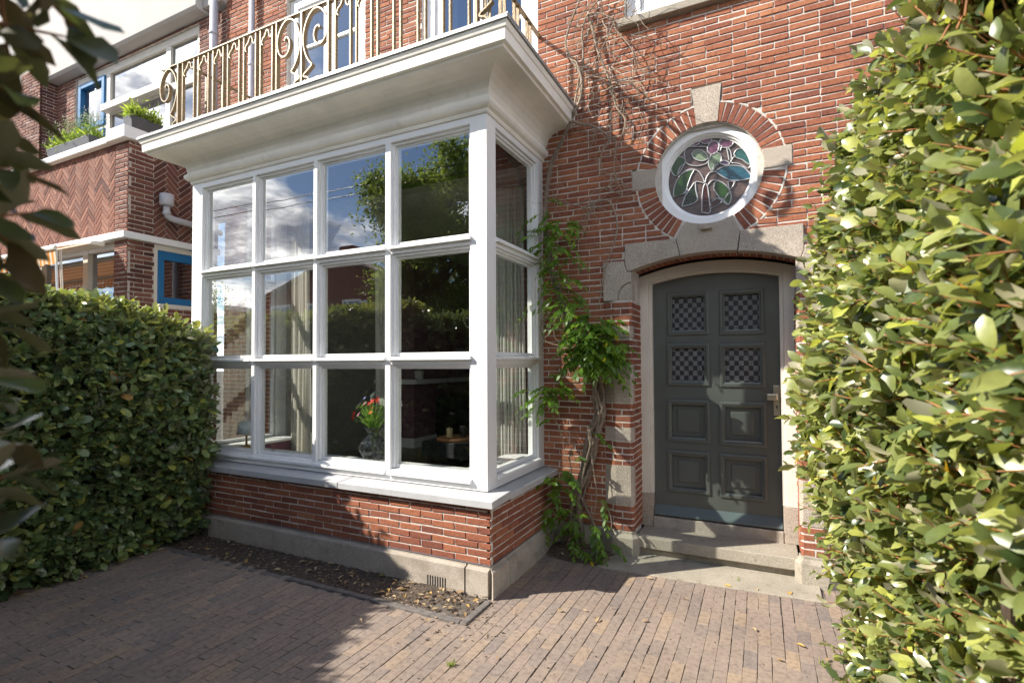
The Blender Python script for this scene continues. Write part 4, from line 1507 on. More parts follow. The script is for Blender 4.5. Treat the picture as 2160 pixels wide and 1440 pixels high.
for (x0, x1, z0, z1) in PANS:
    m_ = MB()
    i1, i2 = 0.04, 0.095
    m_.box(x0 + i1, x1 - i1, YD + 0.028, YD + 0.036, z0 + i1, z1 - i1)
    a = [(x0 + i2, z0 + i2), (x1 - i2, z0 + i2), (x1 - i2, z1 - i2), (x0 + i2, z1 - i2)]
    m_.prism(a, lambda u, v, d: (u, d, v), YD + 0.012, YD + 0.0279)
    bevel(m_.build('door_panel', 'door_green', door), 0.004)
mb = MB()
mb.add([(DL + 0.004, YD - 0.075, 0.318), (DR - 0.004, YD - 0.075, 0.318), (DR - 0.004, YD - 0.001, 0.318), (DL + 0.004, YD - 0.001, 0.318),
        (DL + 0.004, YD - 0.075, 0.335), (DR - 0.004, YD - 0.075, 0.335), (DR - 0.004, YD - 0.001, 0.405), (DL + 0.004, YD - 0.001, 0.405)],
       [(0, 3, 2, 1), (4, 5, 6, 7), (0, 1, 5, 4), (1, 2, 6, 5), (2, 3, 7, 6), (3, 0, 4, 7)])
bevel(mb.build('weather_board', 'door_green_light', door), 0.003)
mb = MB(); mb.box(0.060, 0.113, YD - 0.009, YD - 0.0005, 1.317, 1.588)
lp = bevel(mb.build('lock_plate', 'steel', door), 0.003)
mb = MB(); mb.tube([(0.087, YD - 0.0095, 1.398), (0.087, YD - 0.0115, 1.398)], 0.009, 14); mb.box(0.084, 0.090, YD - 0.0113, YD - 0.0092, 1.372, 1.398)
mb.build('keyhole', 'black_iron', lp)
mb = MB()
mb.tube([(0.080, YD - 0.009, 1.487), (0.080, YD - 0.045, 1.487)], 0.014, 14)
mb.box(0.005, 0.094, YD - 0.075, YD - 0.046, 1.458, 1.514)
bevel(mb.build('door_handle', 'steel', door), 0.008, 3)

mb = MB()
def frame_arch(xo0, xo1, ro, czo, xi0, xi1, ri, czi, y0, y1, zb):
    n = 24
    oo = [(xo0 + (xo1 - xo0) * k / n) for k in range(n + 1)]
    ii = [(xi0 + (xi1 - xi0) * k / n) for k in range(n + 1)]
    O = [(xo0, zb)] + [(x, czo + sqrt(ro * ro - (x + 0.442) ** 2)) for x in oo] + [(xo1, zb)]
    I = [(xi0, zb)] + [(x, czi + sqrt(ri * ri - (x + 0.442) ** 2)) for x in ii] + [(xi1, zb)]
    m_ = len(O)
    vs = [(x, y0, z) for x, z in O] + [(x, y0, z) for x, z in I] + [(x, y1, z) for x, z in O] + [(x, y1, z) for x, z in I]
    fs = []
    for i in range(m_ - 1):
        fs += [(i, m_ + i, m_ + i + 1, i + 1), (2 * m_ + i, 2 * m_ + i + 1, 3 * m_ + i + 1, 3 * m_ + i), (m_ + i, 3 * m_ + i, 3 * m_ + i + 1, m_ + i + 1), (i, i + 1, 2 * m_ + i + 1, 2 * m_ + i)]
    fs += [(0, 2 * m_, 3 * m_, m_), (m_ - 1, 2 * m_ - 1, 4 * m_ - 1, 3 * m_ - 1)]
    mb.add(vs, fs)
frame_arch(-1.142, 0.258, 2.22, 2.76 - 2.22, -1.035, 0.151, 2.25, 2.675 - 2.25, YW + 0.325, YW + 0.43, 0.520)
frame_arch(-1.035, 0.151, 2.25, 2.675 - 2.25 - 0.0005, -1.004, 0.120, DAR, 2.647 - DAR, YW + 0.345, YW + 0.43, 0.520)
bevel(mb.build('door_frame', 'cream_paint', house), 0.004)
for a, b in ((-1.125, -1.008), (0.124, 0.245)):
    mb = MB(); mb.box(a, b, YW + 0.325, YW + 0.44, 0.199, 0.5185)
    bevel(mb.build('frame_foot', 'granite', house), 0.005)
mb = MB()
mb.box(-1.007, 0.123, 5.19, 5.42, 0.15, 0.302)
bevel(mb.build('threshold', 'plinth_stone', house), 0.006)
mb = MB()
mb.box(-1.10, 0.222, YW - 0.03, 5.40, 0.098, 0.198)
st = bevel(mb.build('doorstep', 'step_stone', house), 0.008, 3)
mb = MB(); mb.box(-1.09, 0.215, YW + 0.03, YW + 0.3, -0.05, 0.097)
mb.build('riser', 'step_stone', st)
mb = MB()
mb.add([(-1.36, 4.46, -0.03), (0.36, 4.53, -0.03), (0.36, 4.93, -0.03), (-1.36, 4.93, -0.03), (-1.36, 4.46, 0.010), (0.36, 4.53, 0.010), (0.36, 4.93, 0.034), (-1.36, 4.93, 0.034)],
       [(0, 3, 2, 1), (4, 5, 6, 7), (0, 1, 5, 4), (1, 2, 6, 5), (2, 3, 7, 6), (3, 0, 4, 7)])
bevel(mb.build('entrance_slab', 'step_stone', house), 0.006)
# hall behind the door and the round window
mb = MB()
mb.box(-1.14, 0.26, YW + 0.44, YW + 0.5, 0.0, 4.2)
mb.box(-1.14, -1.128, YW + 0.30, YW + 0.44, 0.0, 4.2); mb.box(0.248, 0.26, YW + 0.30, YW + 0.44, 0, 4.2)
mb.build('hall_wall', 'dark_room', house)

# ---- the room behind the bay (part of the house)
mb = MB()
FZ = 0.36
mb.box(-5.78, -2.1, 3.75, 4.90, FZ - 0.06, FZ); mb.box(-6.25, -1.65, 4.901, 11.2, FZ - 0.06, FZ)
mb.build('room_floor', 'oak_floor', house)
mb = MB()
mb.box(-6.3, -6.2, 5.18, 11.2, FZ, 3.9); mb.box(-1.7, -1.6, 5.18, 11.2, FZ, 3.9); mb.box(-6.3, -1.6, 11.2, 11.3, FZ, 3.9)
mb.box(-6.3, -5.80, YW + 0.30, 5.20, FZ, 3.9); mb.box(-2.06, -1.6, YW + 0.30, 5.20, FZ, 3.9)
mb.build('room_wall', 'room_plaster', house)
mb = MB()
mb.box(XL + 0.02, XR - 0.02, YF + 0.02, YW, 3.853, 3.90); mb.box(-6.3, -1.6, YW + 0.001, 11.3, 3.78, 3.95)
mb.build('room_ceiling', 'room_plaster', house)
mb = MB()   # inside window board and breast panel of the bay
mb.box(XL + 0.112, XR - 0.112, YF + 0.125, 4.02, 0.835, 0.866)
mb.box(XL + 0.112, XL + 0.40, 4.022, YW, 0.835, 0.866); mb.box(XR - 0.40, XR - 0.112, 4.022, YW, 0.835, 0.866)
bevel(mb.build('window_board', 'white_paint', house), 0.006)
mb = MB()
mb.box(XL + 0.30, XR - 0.30, 3.96, 3.99, FZ, 0.834); mb.box(XL + 0.36, XL + 0.38, 3.99, YW, FZ, 0.834); mb.box(XR - 0.38, XR - 0.36, 3.99, YW, FZ, 0.834)
mb.build('bay_panel', 'aubergine', house)
mb = MB()
mb.box(-6.2, -5.42, 7.25, 9.6, FZ, 1.45); mb.box(-6.2, -5.42, 7.25, 9.6, 1.53, 3.78, 0)
cb = mb.build('chimney_breast', 'aubergine', house)
mb = MB()
mb.box(-6.2, -5.28, 7.12, 9.75, 1.452, 1.528)
mb.build('mantel_shelf', 'white_paint', cb)
mb = MB(); mb.box(-6.2, -5.40, 7.23, 9.62, FZ, 0.52); mb.build('skirting', 'white_paint', cb)
mb = MB(); mb.box(-5.44, -5.395, 7.9, 9.1, FZ + 0.002, 1.22); mb.build('hearth_opening', 'black_iron', cb)

# things in the room
t = thing('coffee_table', 'low black table behind the glass carrying a round cork tray', 'table', (-3.9, 6.3, FZ))
mb = MB(); mb.box(-4.36, -3.2, 6.0, 6.7, 0.50, 0.715); bevel(mb.build('table_top', 'black_fabric', t), 0.015)
for x in (-4.30, -3.26):
    for y in (6.06, 6.64):
        mb = MB(); mb.tube([(x, y, FZ), (x, y, 0.50)], 0.014, 10); mb.build('leg', 'black_iron', t)
mb = MB(); mb.lathe([(0.0, 0.0), (0.25, 0.0), (0.262, 0.012), (0.262, 0.035), (0.25, 0.045), (0.0, 0.045)], (-3.98, 6.28, 0.716), 40)
tag(mb.build('tray', 'cork', smooth=False, loc=(-3.98, 6.28, 0.716)), 'round cork tray lying on the low black table indoors', 'tray')
for k, (x, y, r, h, mt, lb) in enumerate(((-4.02, 6.2, 0.045, 0.13, 'wax', 'short yellow pillar candle standing on the cork tray'), (-3.86, 6.3, 0.055, 0.17, 'smoked_glass', 'dark glass tumbler standing on the cork tray beside the candle'))):
    mb = MB()
    mb.lathe([(r * 0.9, 0), (r, 0.01), (r, h - 0.008), (r * 0.88, h), (r * 0.3, h - 0.004)], (x, y, 0.762), 24)
    if k == 0: mb.tube([(x, y, 0.762 + h - 0.005), (x, y, 0.762 + h + 0.02)], 0.003, 6)
    tag(mb.build('candle' if k == 0 else 'tumbler', mt, smooth=True, loc=(x, y, 0.762)), lb, 'candle' if k == 0 else 'glass')
t = thing('potted_plant', 'small spiky plant in white pot on the mantel shelf', 'plant', (-5.35, 7.3, 1.529))
mb = MB(); mb.lathe([(0.055, 0), (0.075, 0.03), (0.085, 0.14), (0.08, 0.15), (0.07, 0.13)], (-5.35, 7.3, 1.529), 24); mb.build('pot', 'ceramic', t, True)
rng = np.random.default_rng(3)
k = 90
dirs = np.stack([rng.normal(0, 0.55, k), rng.normal(0, 0.55, k), np.abs(rng.normal(0.8, 0.2, k))], 1)
leaf_batch('foliage', np.tile((-5.35, 7.3, 1.66), (k, 1)), dirs, rng.normal(0, 1, (k, 3)), rng.uniform(0.14, 0.24, k), np.full(k, 0.022), rng.random(k), 'hedge_leaf', t)

# vase and flowers on the window board
VX, VY, VZ = -3.40, 3.90, 0.867
mb = MB()
mb.lathe([(0.062, 0.0), (0.070, 0.006), (0.095, 0.05), (0.125, 0.10), (0.130, 0.135), (0.115, 0.18), (0.080, 0.22), (0.052, 0.245), (0.045, 0.26), (0.056, 0.285), (0.088, 0.325), (0.094, 0.330), (0.080, 0.318), (0.05, 0.28), (0.035, 0.26)],
         (VX, VY, VZ), 84, 0, 0.045, 14, 9.0)
tag(mb.build('vase', 'smoked_glass', smooth=True, loc=(VX, VY, VZ)), 'ribbed smoky glass vase on the window board holding field flowers', 'vase')
t = thing('flower_bouquet', 'bouquet of red, pink, white and blue field flowers in glass vase', 'flowers', (VX, VY, VZ + 0.26))
rng = np.random.default_rng(17)
FL = [(788, 835, 'petal_white', 0.042), (783, 850, 'petal_red', 0.036), (796, 843, 'petal_red', 0.026), (770, 852, 'petal_pink', 0.024), (748, 872, 'petal_red', 0.024), (746, 882, 'petal_red', 0.022),
      (757, 875, 'petal_pink', 0.024), (760, 850, 'petal_blue', 0.018), (770, 840, 'petal_blue', 0.018), (757, 858, 'petal_white', 0.034), (783, 860, 'petal_orange', 0.018), (782, 870, 'petal_orange', 0.018),
      (795, 866, 'petal_pink', 0.024), (803, 858, 'petal_orange', 0.018), (806, 848, 'petal_white', 0.036), (839, 851, 'petal_white', 0.040), (800, 850, 'petal_pink', 0.02), (825, 860, 'petal_red', 0.028), (818, 846, 'petal_pink', 0.026), (829, 872, 'petal_white', 0.03)]
sb = MB()
for (px, py, mt, r) in FL:
    y = VY + rng.normal(0, 0.06)
    c = at(px, py, y)
    foot = np.array((VX + rng.normal(0, 0.012), VY + rng.normal(0, 0.012), VZ + 0.10))
    mid = np.array((VX + (c[0] - VX) * 0.25, VY + (c[1] - VY) * 0.25, VZ + 0.33))
    sb.tube([tuple(p) for p in [foot, mid, (mid + c) / 2 + np.array((0, 0, 0.015)), c - np.array((0, 0, 0.006))]], 0.0032, 6)
    m_ = MB()
    nrm = np.array((c[0] - VX + rng.normal(0, 0.05), -0.12 + rng.normal(0, 0.05), 0.13)); nrm /= np.linalg.norm(nrm)
    a = np.cross(nrm, (0, 0, 1.0)); a /= np.linalg.norm(a); b2 = np.cross(nrm, a)
    npet = 7
    for layer in range(2):
        for k in range(npet):
            th = 2 * pi * (k + 0.5 * layer) / npet + rng.normal(0, 0.1)
            e1 = a * cos(th) + b2 * sin(th); e2 = -a * sin(th) + b2 * cos(th)
            rr = 1.25 * r * (1 - 0.25 * layer) * rng.uniform(0.85, 1.15)
            q = [c + nrm * 0.001 * layer, c + e1 * rr * 0.55 + e2 * rr * 0.38 + nrm * (rr * 0.15 + 0.003 * layer), c + e1 * rr + nrm * rr * (0.28 + 0.2 * layer), c + e1 * rr * 0.55 - e2 * rr * 0.38 + nrm * (rr * 0.15 + 0.003 * layer)]
            m_.add(q, [(0, 1, 2, 3)])
    fo = m_.build('flower_head', mt, t)
    m2 = MB(); m2.tube([tuple(c), tuple(c + nrm * r * 0.22)], [r * 0.24, r * 0.15], 8); m2.build('flower_eye', 'flower_eye', fo)
for k in range(46):
    th, q = rng.uniform(0, 2 * pi), rng.uniform(0.2, 1)
    tip = np.array((VX + 0.17 * q * cos(th), VY + 0.10 * q * sin(th), VZ + rng.uniform(0.40, 0.56)))
    foot = np.array((VX + rng.normal(0, 0.012), VY + rng.normal(0, 0.012), VZ + 0.2))
    sb.tube([tuple(foot), tuple((foot + tip) / 2 + np.array((-(tip[0] - VX) * 0.15, 0, 0.03))), tuple(tip)], [0.003, 0.0026, 0.0015], 5)
sb.build('stems', 'stem_green', t, True)
k = 240
th, q = rng.uniform(0, 2 * pi, k), rng.uniform(0.2, 1, k)
pos = np.stack([VX + 0.17 * q * np.cos(th), VY + 0.10 * q * np.sin(th), VZ + rng.uniform(0.36, 0.56, k)], 1)
dirs = np.stack([np.cos(th) * 0.7, np.sin(th) * 0.7, rng.uniform(-0.2, 0.9, k)], 1)
leaf_batch('foliage', pos, dirs, rng.normal(0, 1, (k, 3)), rng.uniform(0.025, 0.055, k), np.full(k, 0.009), rng.random(k) * 0.9, 'wisteria_leaf', t, hi=False)

# table lamp at the left of the window board
t = thing('table_lamp', 'table lamp with pale drum shade and brass stem at left window', 'lamp', (-5.30, 3.97, 0.867))
mb = MB(); mb.lathe([(0.06, 0), (0.06, 0.012), (0.012, 0.02), (0.010, 0.17), (0.010, 0.20)], (-5.30, 3.97, 0.867), 20); mb.build('stem', 'brass', t, True)
mb = MB(); mb.lathe([(0.105, 0.15), (0.075, 0.29), (0.073, 0.29), (0.103, 0.15)], (-5.30, 3.97, 0.867), 28); mb.build('lamp_shade', 'lamp_white', t, True)


def curtain(name, p0, p1, z0, z1, folds, amp, mat, label, seed):
    rng = np.random.default_rng(seed)
    n, mz = folds * 10, 14
    p0, p1 = np.array(p0), np.array(p1)
    d = (p1 - p0); L_ = np.linalg.norm(d); d /= L_
    nn = np.array((-d[1], d[0]))
    ph = np.cumsum(rng.uniform(0.7, 1.3, n + 1)) * 2 * pi / 10
    m_ = MB()
    for j in range(mz + 1):
        v = j / mz
        for i in range(n + 1):
            u = i / n
            a = amp * (0.55 + 0.45 * (1 - v)) * (0.8 + 0.3 * sin(u * 9 + seed))
            w = a * sin(ph[i] + 0.3 * sin(v * 3)) + 0.010 * sin(v * 5 + u * 7)
            p = p0 + d * (u * L_ + 0.01 * sin(v * 4 + i)) + nn * w
            m_.v.append((p[0], p[1], z0 + (z1 - z0) * v)); m_.t.append(0.5); m_.n += 1
    for j in range(mz):
        for i in range(n):
            a = j * (n + 1) + i
            m_.f.append((a, a + 1, a + n + 2, a + n + 1)); m_.m.append(0)
    o = m_.build(name, mat, smooth=True, loc=(p0[0], p0[1], z0))
    return tag(o, label, 'curtain', 'curtains inside the bay window')


curtain('curtain', (-5.50, 4.78), (-4.98, 4.56), 0.40, 3.72, 7, 0.045, 'linen', 'beige linen curtain gathered behind second column of panes from left', 1)
curtain('curtain', (-4.42, 5.10), (-4.25, 5.25), 0.40, 3.72, 3, 0.03, 'linen', 'narrow grey edge of curtain seen left of the flower vase', 5)
curtain('curtain', (-2.66, 4.93), (-2.30, 5.02), 0.40, 3.70, 9, 0.035, 'sheer', 'sheer white curtain behind the narrow side panes by the climber', 2)
mb = MB()
mb.tube([(-2.90, 4.95, 3.715), (-2.10, 5.0, 3.715)], 0.012, 8)
mb.tube([(-5.6, 4.82, 3.73), (-4.9, 4.53, 3.73)], 0.012, 8)
mb.build('curtain_rail', 'black_iron', house)

# ================================================================== NEIGHBOUR
NX = -7.16
nb_ = thing('neighbour_house', 'neighbouring brick house with herringbone balcony parapet and blue side window', 'house', (-9.5, 4.2, 0))
mb = MB()
Pn = lambda u, z, d: (u, 3.68 - d, z)
Ps = lambda u, z, d: (NX + d, u, z)
brickwork(mb, Pn, -7.45, NX + 0.007, 0, 3.385, seed=61, mean=0.45)
brickwork(mb, Pn, -12.6, -7.45, 0, 1.15, seed=60, mean=0.45)
brickwork(mb, Ps, 3.68, 3.995, 0, 3.385, seed=62, mean=0.4, phase=3.68 - 0.03)
brickwork(mb, Ps, 3.995, YW, 0, 2.56, seed=63, mean=0.4)
brickwork(mb, Pn, -7.45, NX + 0.007, 3.47, 4.63, seed=64, mean=0.5, phase=-7.45)
brickwork(mb, Ps, 3.68, 3.985, 3.47, 4.63, seed=65, mean=0.4, phase=3.68 - 0.03)
# solid body behind
mb.box(-12.6, NX - 0.028, 3.712, 3.95, 0, 1.15, 1); mb.box(-7.45, NX - 0.028, 3.712, 3.99, 1.15, 3.385, 1)
mb.box(NX - 0.25, NX - 0.028, 3.99, YW, 0, 2.56, 1)
mb.box(-12.6, NX - 0.028, 3.712, 3.95, 3.385, 4.63, 1); mb.box(NX - 0.25, NX - 0.028, 3.95, YW, 3.385, 4.63, 1)
cutn = lambda z0, z1: ([(-11.2, -7.64)] if 4.7 < (z0 + z1) / 2 < 6.98 else [])
brickwork(mb, PF, -15.5, -7.0, 4.2, 7.02, cutn, seed=66, mean=0.5)
mb.box(-15.5, -11.2, YW + 0.028, YW + 0.3, 4.2, 7.0, 1); mb.box(-7.64, -7.0, YW + 0.028, YW + 0.3, 4.2, 7.0, 1); mb.box(-11.2, -7.64, YW + 0.028, YW + 0.3, 4.2, 4.7, 1)
# brick pier at the far left
brickwork(mb, lambda u, z, d: (u, 4.62 - d, z), -12.6, -11.85, 4.2, 7.3, seed=67, mean=0.5)
brickwork(mb, lambda u, z, d: (-11.85 + d, u, z), 4.62, YW, 4.2, 7.3, seed=68, mean=0.35)
mb.box(-12.6, -11.88, 4.66, YW, 4.2, 7.3, 1)
mb.build('wall', ['dark_brick', 'dark_mortar'], nb_)


def clip_rect(poly, x0, x1, z0, z1):
    def clip(p, f, inter):
        out = []
        for i in range(len(p)):
            a, b = p[i], p[(i + 1) % len(p)]
            ia, ib = f(a), f(b)
            if ia: out.append(a)
            if ia != ib: out.append(inter(a, b))
        return out
    for ax, val, sgn in ((0, x0, 1), (0, x1, -1), (1, z0, 1), (1, z1, -1)):
        if not poly: return poly
        poly = clip(poly, lambda p: (p[ax] - val) * sgn >= 0,
                    lambda a, b: tuple(a[i] + (b[i] - a[i]) * (val - a[ax]) / (b[ax] - a[ax] + 1e-12) for i in range(2)))
    return poly


def herringbone(mb, P, u0, u1, z0, z1, seed, mean):
    """basket-like herringbone of single bricks laid at 45 degrees"""
    rng = np.random.default_rng(seed)
    w = 0.0594
    Lw = 4
    g_ = 0.0048
    c45 = cos(pi / 4)
    rot = lambda a, b: ((a - b) * c45 + u0, (a + b) * c45 + z0)
    R_ = int((u1 - u0 + z1 - z0) / w) + 14
    for i in range(-R_, R_):
        for j in range(-R_, R_):
            k = (i - j) % (2 * Lw)
            if k == 0: x, y, ww, hh = i, j, Lw, 1
            elif k == Lw * 2 - 1: x, y, ww, hh = i, j, 1, Lw
            else: continue
            a0, b0, a1, b1 = x * w + g_, y * w + g_, (x + ww) * w - g_, (y + hh) * w - g_
            q = [rot(a0, b0), rot(a1, b0), rot(a1, b1), rot(a0, b1)]
            if max(p[0] for p in q) < u0 or min(p[0] for p in q) > u1 or max(p[1] for p in q) < z0 or min(p[1] for p in q) > z1: continue
            q = clip_rect(q, u0, u1, z0, z1)
            if len(q) < 3: continue
            n = len(q)
            tn = float(np.clip(rng.normal(mean, 0.2), 0, 1))
            e = rng.normal(0, 0.001)
            vs = [P(u, z, -0.004) for u, z in q] + [P(u, z, 0.006 + e) for u, z in q]
            mb.add(vs, [tuple(range(n, 2 * n))] + [(i_, (i_ + 1) % n, n + (i_ + 1) % n, n + i_) for i_ in range(n)], 0, tn)
    mb.add([P(u0, z0, 0), P(u1, z0, 0), P(u1, z1, 0), P(u0, z1, 0)], [(0, 1, 2, 3)], 1)


mb = MB(); herringbone(mb, Pn, -12.6, -7.452, 3.47, 4.63, 70, 0.6)
mb.build('herringbone_panel', ['dark_brick', 'dark_mortar'], nb_)
mb = MB(); herringbone(mb, Ps, 3.987, YW, 3.47, 4.63, 71, 0.35)
mb.build('herringbone_panel', ['dark_brick', 'dark_mortar'], nb_)
mb = MB()
mb.box(-12.6, -7.10, 3.605, 3.70, 3.385, 3.47); mb.box(NX - 0.01, -7.10, 3.701, YW, 3.385, 3.47)
bevel(mb.build('belt_course', 'white_paint', nb_), 0.006)
mb = MB()
mb.box(-12.6, -7.50, 3.60, 4.0, 4.632, 4.715); mb.box(-7.498, -7.08, 3.585, 4.05, 4.632, 4.785); mb.box(NX - 0.29, -7.08, 4.052, YW, 4.632, 4.715)
bevel(mb.build('coping', 'white_paint', nb_), 0.008)
# blue side window
mb = MB()
def syb(y0, y1, z0, z1, x0=NX - 0.09, x1=NX - 0.005): mb.box(x0, x1, y0, y1, z0, z1)
syb(3.996, 4.045, 2.56, 3.384); syb(4.80, YW, 2.56, 3.384); syb(4.045, 4.80, 3.315, 3.384); syb(4.045, 4.80, 2.56, 2.61)
wsd = bevel(mb.build('side_window', 'cream_paint', nb_), 0.004)
mb = MB()
X0, X1 = NX - 0.075, NX - 0.012
syb(4.046, 4.135, 2.612, 3.313, X0, X1); syb(4.71, 4.799, 2.612, 3.313, X0, X1); syb(4.135, 4.71, 3.20, 3.313, X0, X1); syb(4.135, 4.71, 2.612, 2.70, X0, X1)
bevel(mb.build('sash', 'blue_paint', wsd), 0.006)
mb = MB(); mb.add([(NX - 0.05, 4.13, 2.69), (NX - 0.05, 4.72, 2.69), (NX - 0.05, 4.72, 3.21), (NX - 0.05, 4.13, 3.21)], [(0, 1, 2, 3)])
mb.build('pane', 'far_glass', wsd)
mb = MB(); mb.box(NX - 0.20, NX - 0.19, 4.0, 4.85, 2.5, 3.4); mb.build('blind', 'dark_room', wsd)
# street-side window with mullions
mb = MB()
for a, b in ((-7.53, -7.451), (-8.31, -8.19), (-9.55, -9.43), (-10.9, -10.78), (-12.6, -12.5)):
    mb.box(a, b, 3.73, 3.84, 1.24, 3.384)
for a, b in ((-8.19, -7.53), (-9.43, -8.31), (-10.78, -9.55), (-12.5, -10.9)):
    mb.box(a, b, 3.735, 3.835, 3.30, 3.383); mb.box(a, b, 3.735, 3.835, 1.241, 1.33)
mb.box(-12.6, -7.45, 3.62, 3.95, 1.152, 1.238)
fw_ = bevel(mb.build('front_window', 'cream_paint', nb_), 0.004)
for a, b in ((-8.19, -7.53), (-9.43, -8.31), (-10.78, -9.55), (-12.5, -10.9)):
    mb = MB(); mb.add([(a, 3.79, 1.33), (b, 3.79, 1.33), (b, 3.79, 3.30), (a, 3.79, 3.30)], [(0, 1, 2, 3)]); mb.build('pane', 'far_glass', fw_)
mb = MB()
for k in range(42): mb.box(-12.4, -7.55, 3.93, 3.955, 1.36 + k * 0.046, 1.385 + k * 0.046)
mb.box(-12.5, -7.5, 4.2, 4.25, 1.2, 3.4, 1)
mb.build('venetian_blind', ['lamp_white', 'dark_room'], nb_)
# upper window of the neighbour, with blue casements at its left end
mb = MB()
ZB, ZT = 4.78, 6.96
def wb(x0, x1, z0, z1, y0=YW + 0.03, y1=YW + 0.13): mb.box(x0, x1, y0, y1, z0, z1)
wb(-11.2, -11.12, 4.7, 6.99); wb(-7.73, -7.64, 4.7, 6.99); wb(-11.12, -7.73, 6.86, 6.985); wb(-11.12, -7.73, 4.705, ZB)
wb(-10.26, -10.13, ZB, 6.86); wb(-8.53, -8.41, ZB, 6.86)
wb(-10.13, -8.53, 6.13, 6.24, YW + 0.02, YW + 0.12); wb(-8.41, -7.73, 6.13, 6.24, YW + 0.02); wb(-11.12, -10.26, 5.93, 5.99)
mb.box(-10.16, -8.40, YW - 0.10, YW + 0.019, 6.14, 6.25)
uwn = bevel(mb.build('upper_window', 'cream_paint', nb_), 0.005)
for z0, z1 in ((ZB + 0.002, 5.928), (5.992, 6.857)):
    mb = MB()
    a, b = -11.117, -10.263
    y0, y1 = YW + 0.0, YW + 0.10
    s = 0.085
    mb.box(a, a + s, y0, y1, z0, z1); mb.box(b - s, b, y0, y1, z0, z1); mb.box(a + s, b - s, y0, y1, z1 - s, z1); mb.box(a + s, b - s, y0, y1, z0, z0 + s)
    bevel(mb.build('casement', 'blue_paint', uwn), 0.008)
mb = MB(); mb.add([(-11.15, YW + 0.07, 4.75), (-7.7, YW + 0.07, 4.75), (-7.7, YW + 0.07, 6.9), (-11.15, YW + 0.07, 6.9)], [(0, 1, 2, 3)])
mb.build('pane', 'far_glass', uwn)
mb = MB(); mb.box(-11.2, -7.64, YW + 0.32, YW + 2, 4.7, 7.0); mb.build('upper_room', 'dark_room', nb_)
mb = MB()
mb.prism([(YW + 0.1, 7.04), (YW - 0.16, 7.04), (YW - 0.20, 7.08), (YW - 0.20, 9.4), (YW + 0.1, 9.4)], lambda u, v, d: (d, u, v), -16.5, -7.42)
mb.box(-7.415, -7.0, YW - 0.10, YW + 0.1, 7.08, 9.4)
bevel(mb.build('plaster_band', 'house_plaster', nb_), 0.01)
mb = MB()
hx, hy = NX + 0.10, 4.09
mb.lathe([(0.075, 0.0), (0.082, 0.006), (0.082, 0.15), (0.076, 0.15), (0.07, 0.02)], (hx, hy, 3.895), 26)
mb.tube([(hx, hy, 3.90), (hx, hy, 3.80), (hx, hy + 0.015, 3.765), (hx, hy + 0.05, 3.742), (hx, hy + 0.1, 3.735), (hx, YW - 0.02, 3.70)], 0.042, 14)
mb.tube([(hx, hy, 3.815), (hx, hy, 3.775)], 0.048, 14)
mb.build('rain_pipe', 'grey_pipe', nb_, True)
mb = MB(); mb.tube([(NX + 0.012, 4.2, 3.46), (NX + 0.03, 4.5, 3.37), (NX + 0.03, 4.86, 3.22)], 0.007, 6)
mb.build('cable', 'black_iron', nb_)

# awning over the street-side window
aw = thing('awning', 'half rolled awning with orange striped valance over neighbour window', 'awning', (-9.6, 3.6, 3.2))
mb = MB()
mb.prism([(3.60, 3.36), (3.48, 3.352), (3.44, 3.33), (3.44, 3.30), (3.60, 3.30)], lambda u, v, d: (d, u, v), -12.4, -7.50)
bevel(mb.build('cassette', 'awning_frame', aw), 0.008)
mb = MB()
mb.add([(-12.4, 3.43, 3.325), (-7.53, 3.43, 3.325), (-7.53, 3.10, 3.20), (-12.4, 3.10, 3.20), (-12.4, 3.43, 3.320), (-7.53, 3.43, 3.320), (-7.53, 3.10, 3.195), (-12.4, 3.10, 3.195)],
       [(3, 2, 1, 0)[::-1], (4, 5, 6, 7)[::-1], (2, 3, 7, 6), (0, 1, 5, 4), (1, 2, 6, 5)])
mb.build('canopy', 'awning_stripes', aw)
mb = MB(); mb.prism([(3.11, 3.225), (3.085, 3.22), (3.075, 3.19), (3.085, 3.165), (3.11, 3.165)], lambda u, v, d: (d, u, v), -12.4, -7.51)
bevel(mb.build('front_rail', 'awning_frame', aw), 0.006)
mb = MB()
n = 80
vs = []
for i in range(n + 1):
    x = -12.4 + 4.87 * i / n
    vs += [(x, 3.10, 3.163), (x, 3.115 + 0.006 * sin(i * 1.3), 3.02 - 0.018 * abs(sin(i * pi / 4))), (x, 3.108, 3.163), (x, 3.121 + 0.006 * sin(i * 1.3), 3.02 - 0.018 * abs(sin(i * pi / 4)))]
fs = []
for i in range(n):
    a = i * 4
    fs += [(a, a + 1, a + 5, a + 4), (a + 2, a + 6, a + 7, a + 3)]
mb.add(vs, fs)
mb.build('valance', 'awning_stripes', aw)
mb = MB()
mb.tube([(-7.56, 3.12, 3.18), (-7.56, 3.16, 2.2), (-7.55, 3.30, 1.7)], 0.014, 8)
mb.build('arm', 'white_gloss', aw)
mb = MB()
for q in (0.02, 0.06): mb.tube([(-7.52 - q, 3.16, 3.19), (-7.51 - q, 3.19, 2.6), (-7.52 - q, 3.24, 2.0)], 0.006, 6)
mb.build('cord', 'awning_frame', aw)

